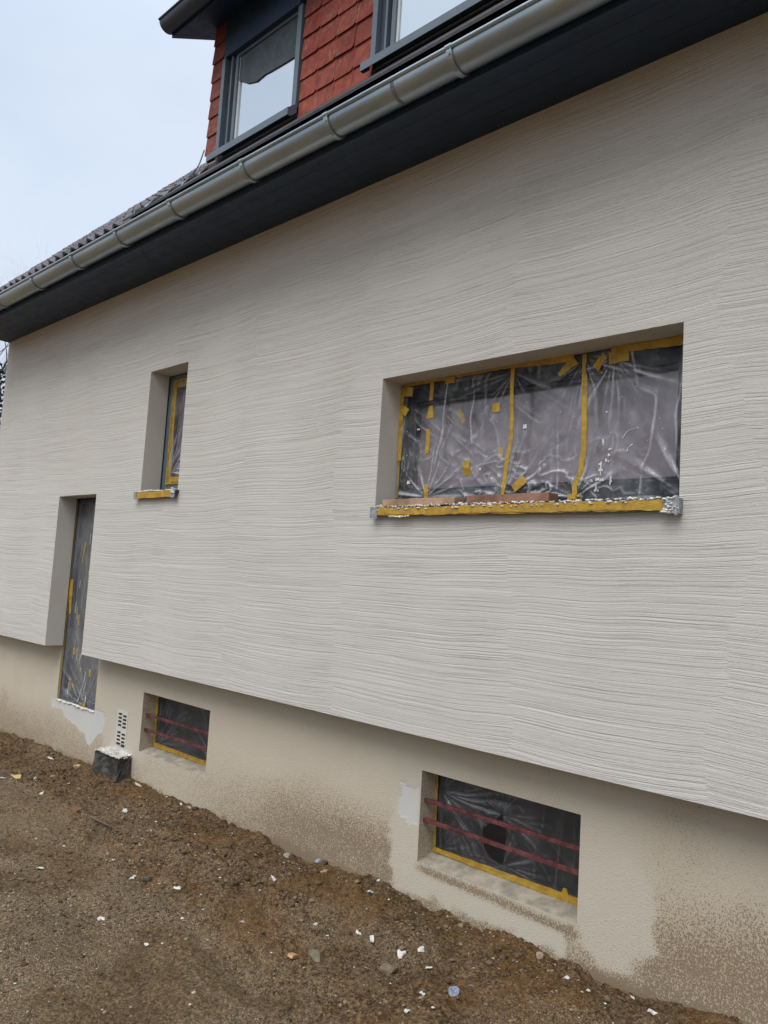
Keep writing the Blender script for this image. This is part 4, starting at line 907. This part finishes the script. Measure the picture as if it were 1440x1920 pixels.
chunk('stone', -6.678, .06, .036, stn('yellow stone', (.42, .30, .15)), 'yellowish stone at the plinth foot left of the black block', 'stone', seed=7)
chunk('stone', -5.40, -.554, .045, stn('rust clod', (.15, .075, .035)), 'rust brown lump of earth beside the weathered stick', 'clod', seed=8, sc3=(1.2, .8, .5))
chunk('stone', -2.0, .11, .026, stn('sandy stone', (.34, .25, .16)), 'sandy pebble at the plinth foot under the nearer cellar window', 'stone', seed=9)
chunk('stone', -3.577, .13, .026, stn('glassy lump', (.25, .29, .33)), 'blue grey glassy lump on the soil at the plinth between the cellar windows', 'stone', seed=12)
g = MB(); g.hexa([(-.014, -.007, 0), (.014, -.009, 0), (.013, .008, 0), (-.014, .007, 0), (-.015, -.006, .05), (.013, -.008, .052), (.012, .006, .046), (-.014, .006, .05)])
o = g.build('wood_chip', plain('orange wood', (.50, .27, .14), .8, var=.15)); o.location = (-2.767, -.73, ground_z(-2.767, -.73) + .012); o.rotation_euler = (1.2, .2, .3); tag(o, 'small orange brown rectangular wood chip lying on the soil', 'wood chip')
g = MB(); g.tube([(-5.25, -.552, 0), (-5.17, -.535, .012), (-5.06, -.525, .008), (-4.955, -.506, .0)], [.012, .011, .008, .004], 7); g.tube([(-5.22, -.54, .006), (-5.12, -.51, .02)], [.008, .004], 6)
o = g.build('stick', M['stick']); o.location = (0, 0, ground_z(-5.1, -.53) + .012); tag(o, 'weathered brown stick lying on the soil in front of the black block', 'stick')
g = MB(); ring = [(math.cos(a) * .05, math.sin(a) * .022 * (1.3 if a < 2 else 1), .012 * math.sin(a * 2)) for a in np.linspace(0, 6.0, 11)]
for k in range(11): g.poly([ring[k], ring[(k + 1) % 11], (0, 0, .008)]); g.poly([(ring[(k + 1) % 11][0], ring[(k + 1) % 11][1], ring[(k + 1) % 11][2] - .002), (ring[k][0], ring[k][1], ring[k][2] - .002), (0, 0, .006)])
o = g.build('leaf', plain('yellow leaf', (.50, .33, .10), .6, var=.2)); o.location = (-6.629, -.486, ground_z(-6.629, -.486) + .018); o.rotation_euler = (.3, .1, .5); tag(o, 'curled yellow dead leaf on the soil near the left edge', 'leaf')

# ------------------------------------------------------------------ bare trees behind the left end
def tree(name, base, hgt_, seed, spread, label, lean=(0, 0), depth=6, r0=.16, first=.28):
    r_ = random.Random(seed); tr = MB(); br = MB(); root = empty(name, base)
    def grow(mb, p, d, L_, r, dep):
        if dep == 0: return
        pts_ = [p]; rs_ = [r]; q = p; dd = d
        for i in range(4):
            dd = (dd + Vector((r_.uniform(-.16, .16), r_.uniform(-.16, .16), r_.uniform(-.04, .14)))).normalized(); q = q + dd * L_ / 4; pts_.append(q); rs_.append(r * (1 - .12 * (i + 1)))
        mb.tube(pts_, rs_, 8 if dep > 4 else (5 if dep > 2 else 3), caps=False)
        nb = 3 if dep > 2 else 4
        for k in range(nb):
            a = r_.uniform(0, 6.28); sp2 = r_.uniform(.45, .95) * spread; ax = dd.orthogonal().normalized(); ax.rotate(Matrix.Rotation(a, 3, dd))
            nd = (dd * math.cos(sp2) + ax * math.sin(sp2)).normalized(); t_ = r_.uniform(.55, 1.0); pi = pts_[2] + (pts_[4] - pts_[2]) * ((t_ - .5) * 2)
            grow(br, pi, nd, L_ * r_.uniform(.62, .82), rs_[-1] * r_.uniform(.5, .68), dep - 1)
    grow(tr, Vector((0, 0, 0)), Vector((lean[0], lean[1], 1)).normalized(), hgt_ * first, r0, depth)
    tr.build('trunk', M['bark'], root, smooth=True); br.build('branches', M['bark'], root)
    tag(root, label, 'tree'); return root
tree('bare_tree', (-24.0, 3.9, -2.1), 17, 3, 1.0, 'tall leafless tree with fine twigs beyond the left end of the house', depth=7, r0=.42)
iv = tree('ivy_tree', (-17.0, 2.56, -2.0), 11, 9, .8, 'dark ivy covered leafless tree close behind the left wall corner', depth=6, r0=.15)
lv = MB()
for q in range(1500):
    h_ = random.uniform(0, 6.0); a = random.uniform(0, 6.28); rr = random.uniform(.1, .48) * (1 - .08 * h_); c_ = Vector((rr * math.cos(a), rr * math.sin(a), h_))
    d1 = Vector((random.gauss(0, 1), random.gauss(0, 1), random.gauss(0, 1))).normalized() * .045; d2 = d1.orthogonal().normalized() * .04; lv.quad(tuple(c_ - d1), tuple(c_ + d2), tuple(c_ + d1), tuple(c_ - d2))
lv.build('ivy', M['ivy'], iv)

for o in bpy.data.objects:
    if o.name.split('.')[0] in ('plaster_residue', 'plaster_splash', 'plaster_crust'): o['kind'] = 'stuff'
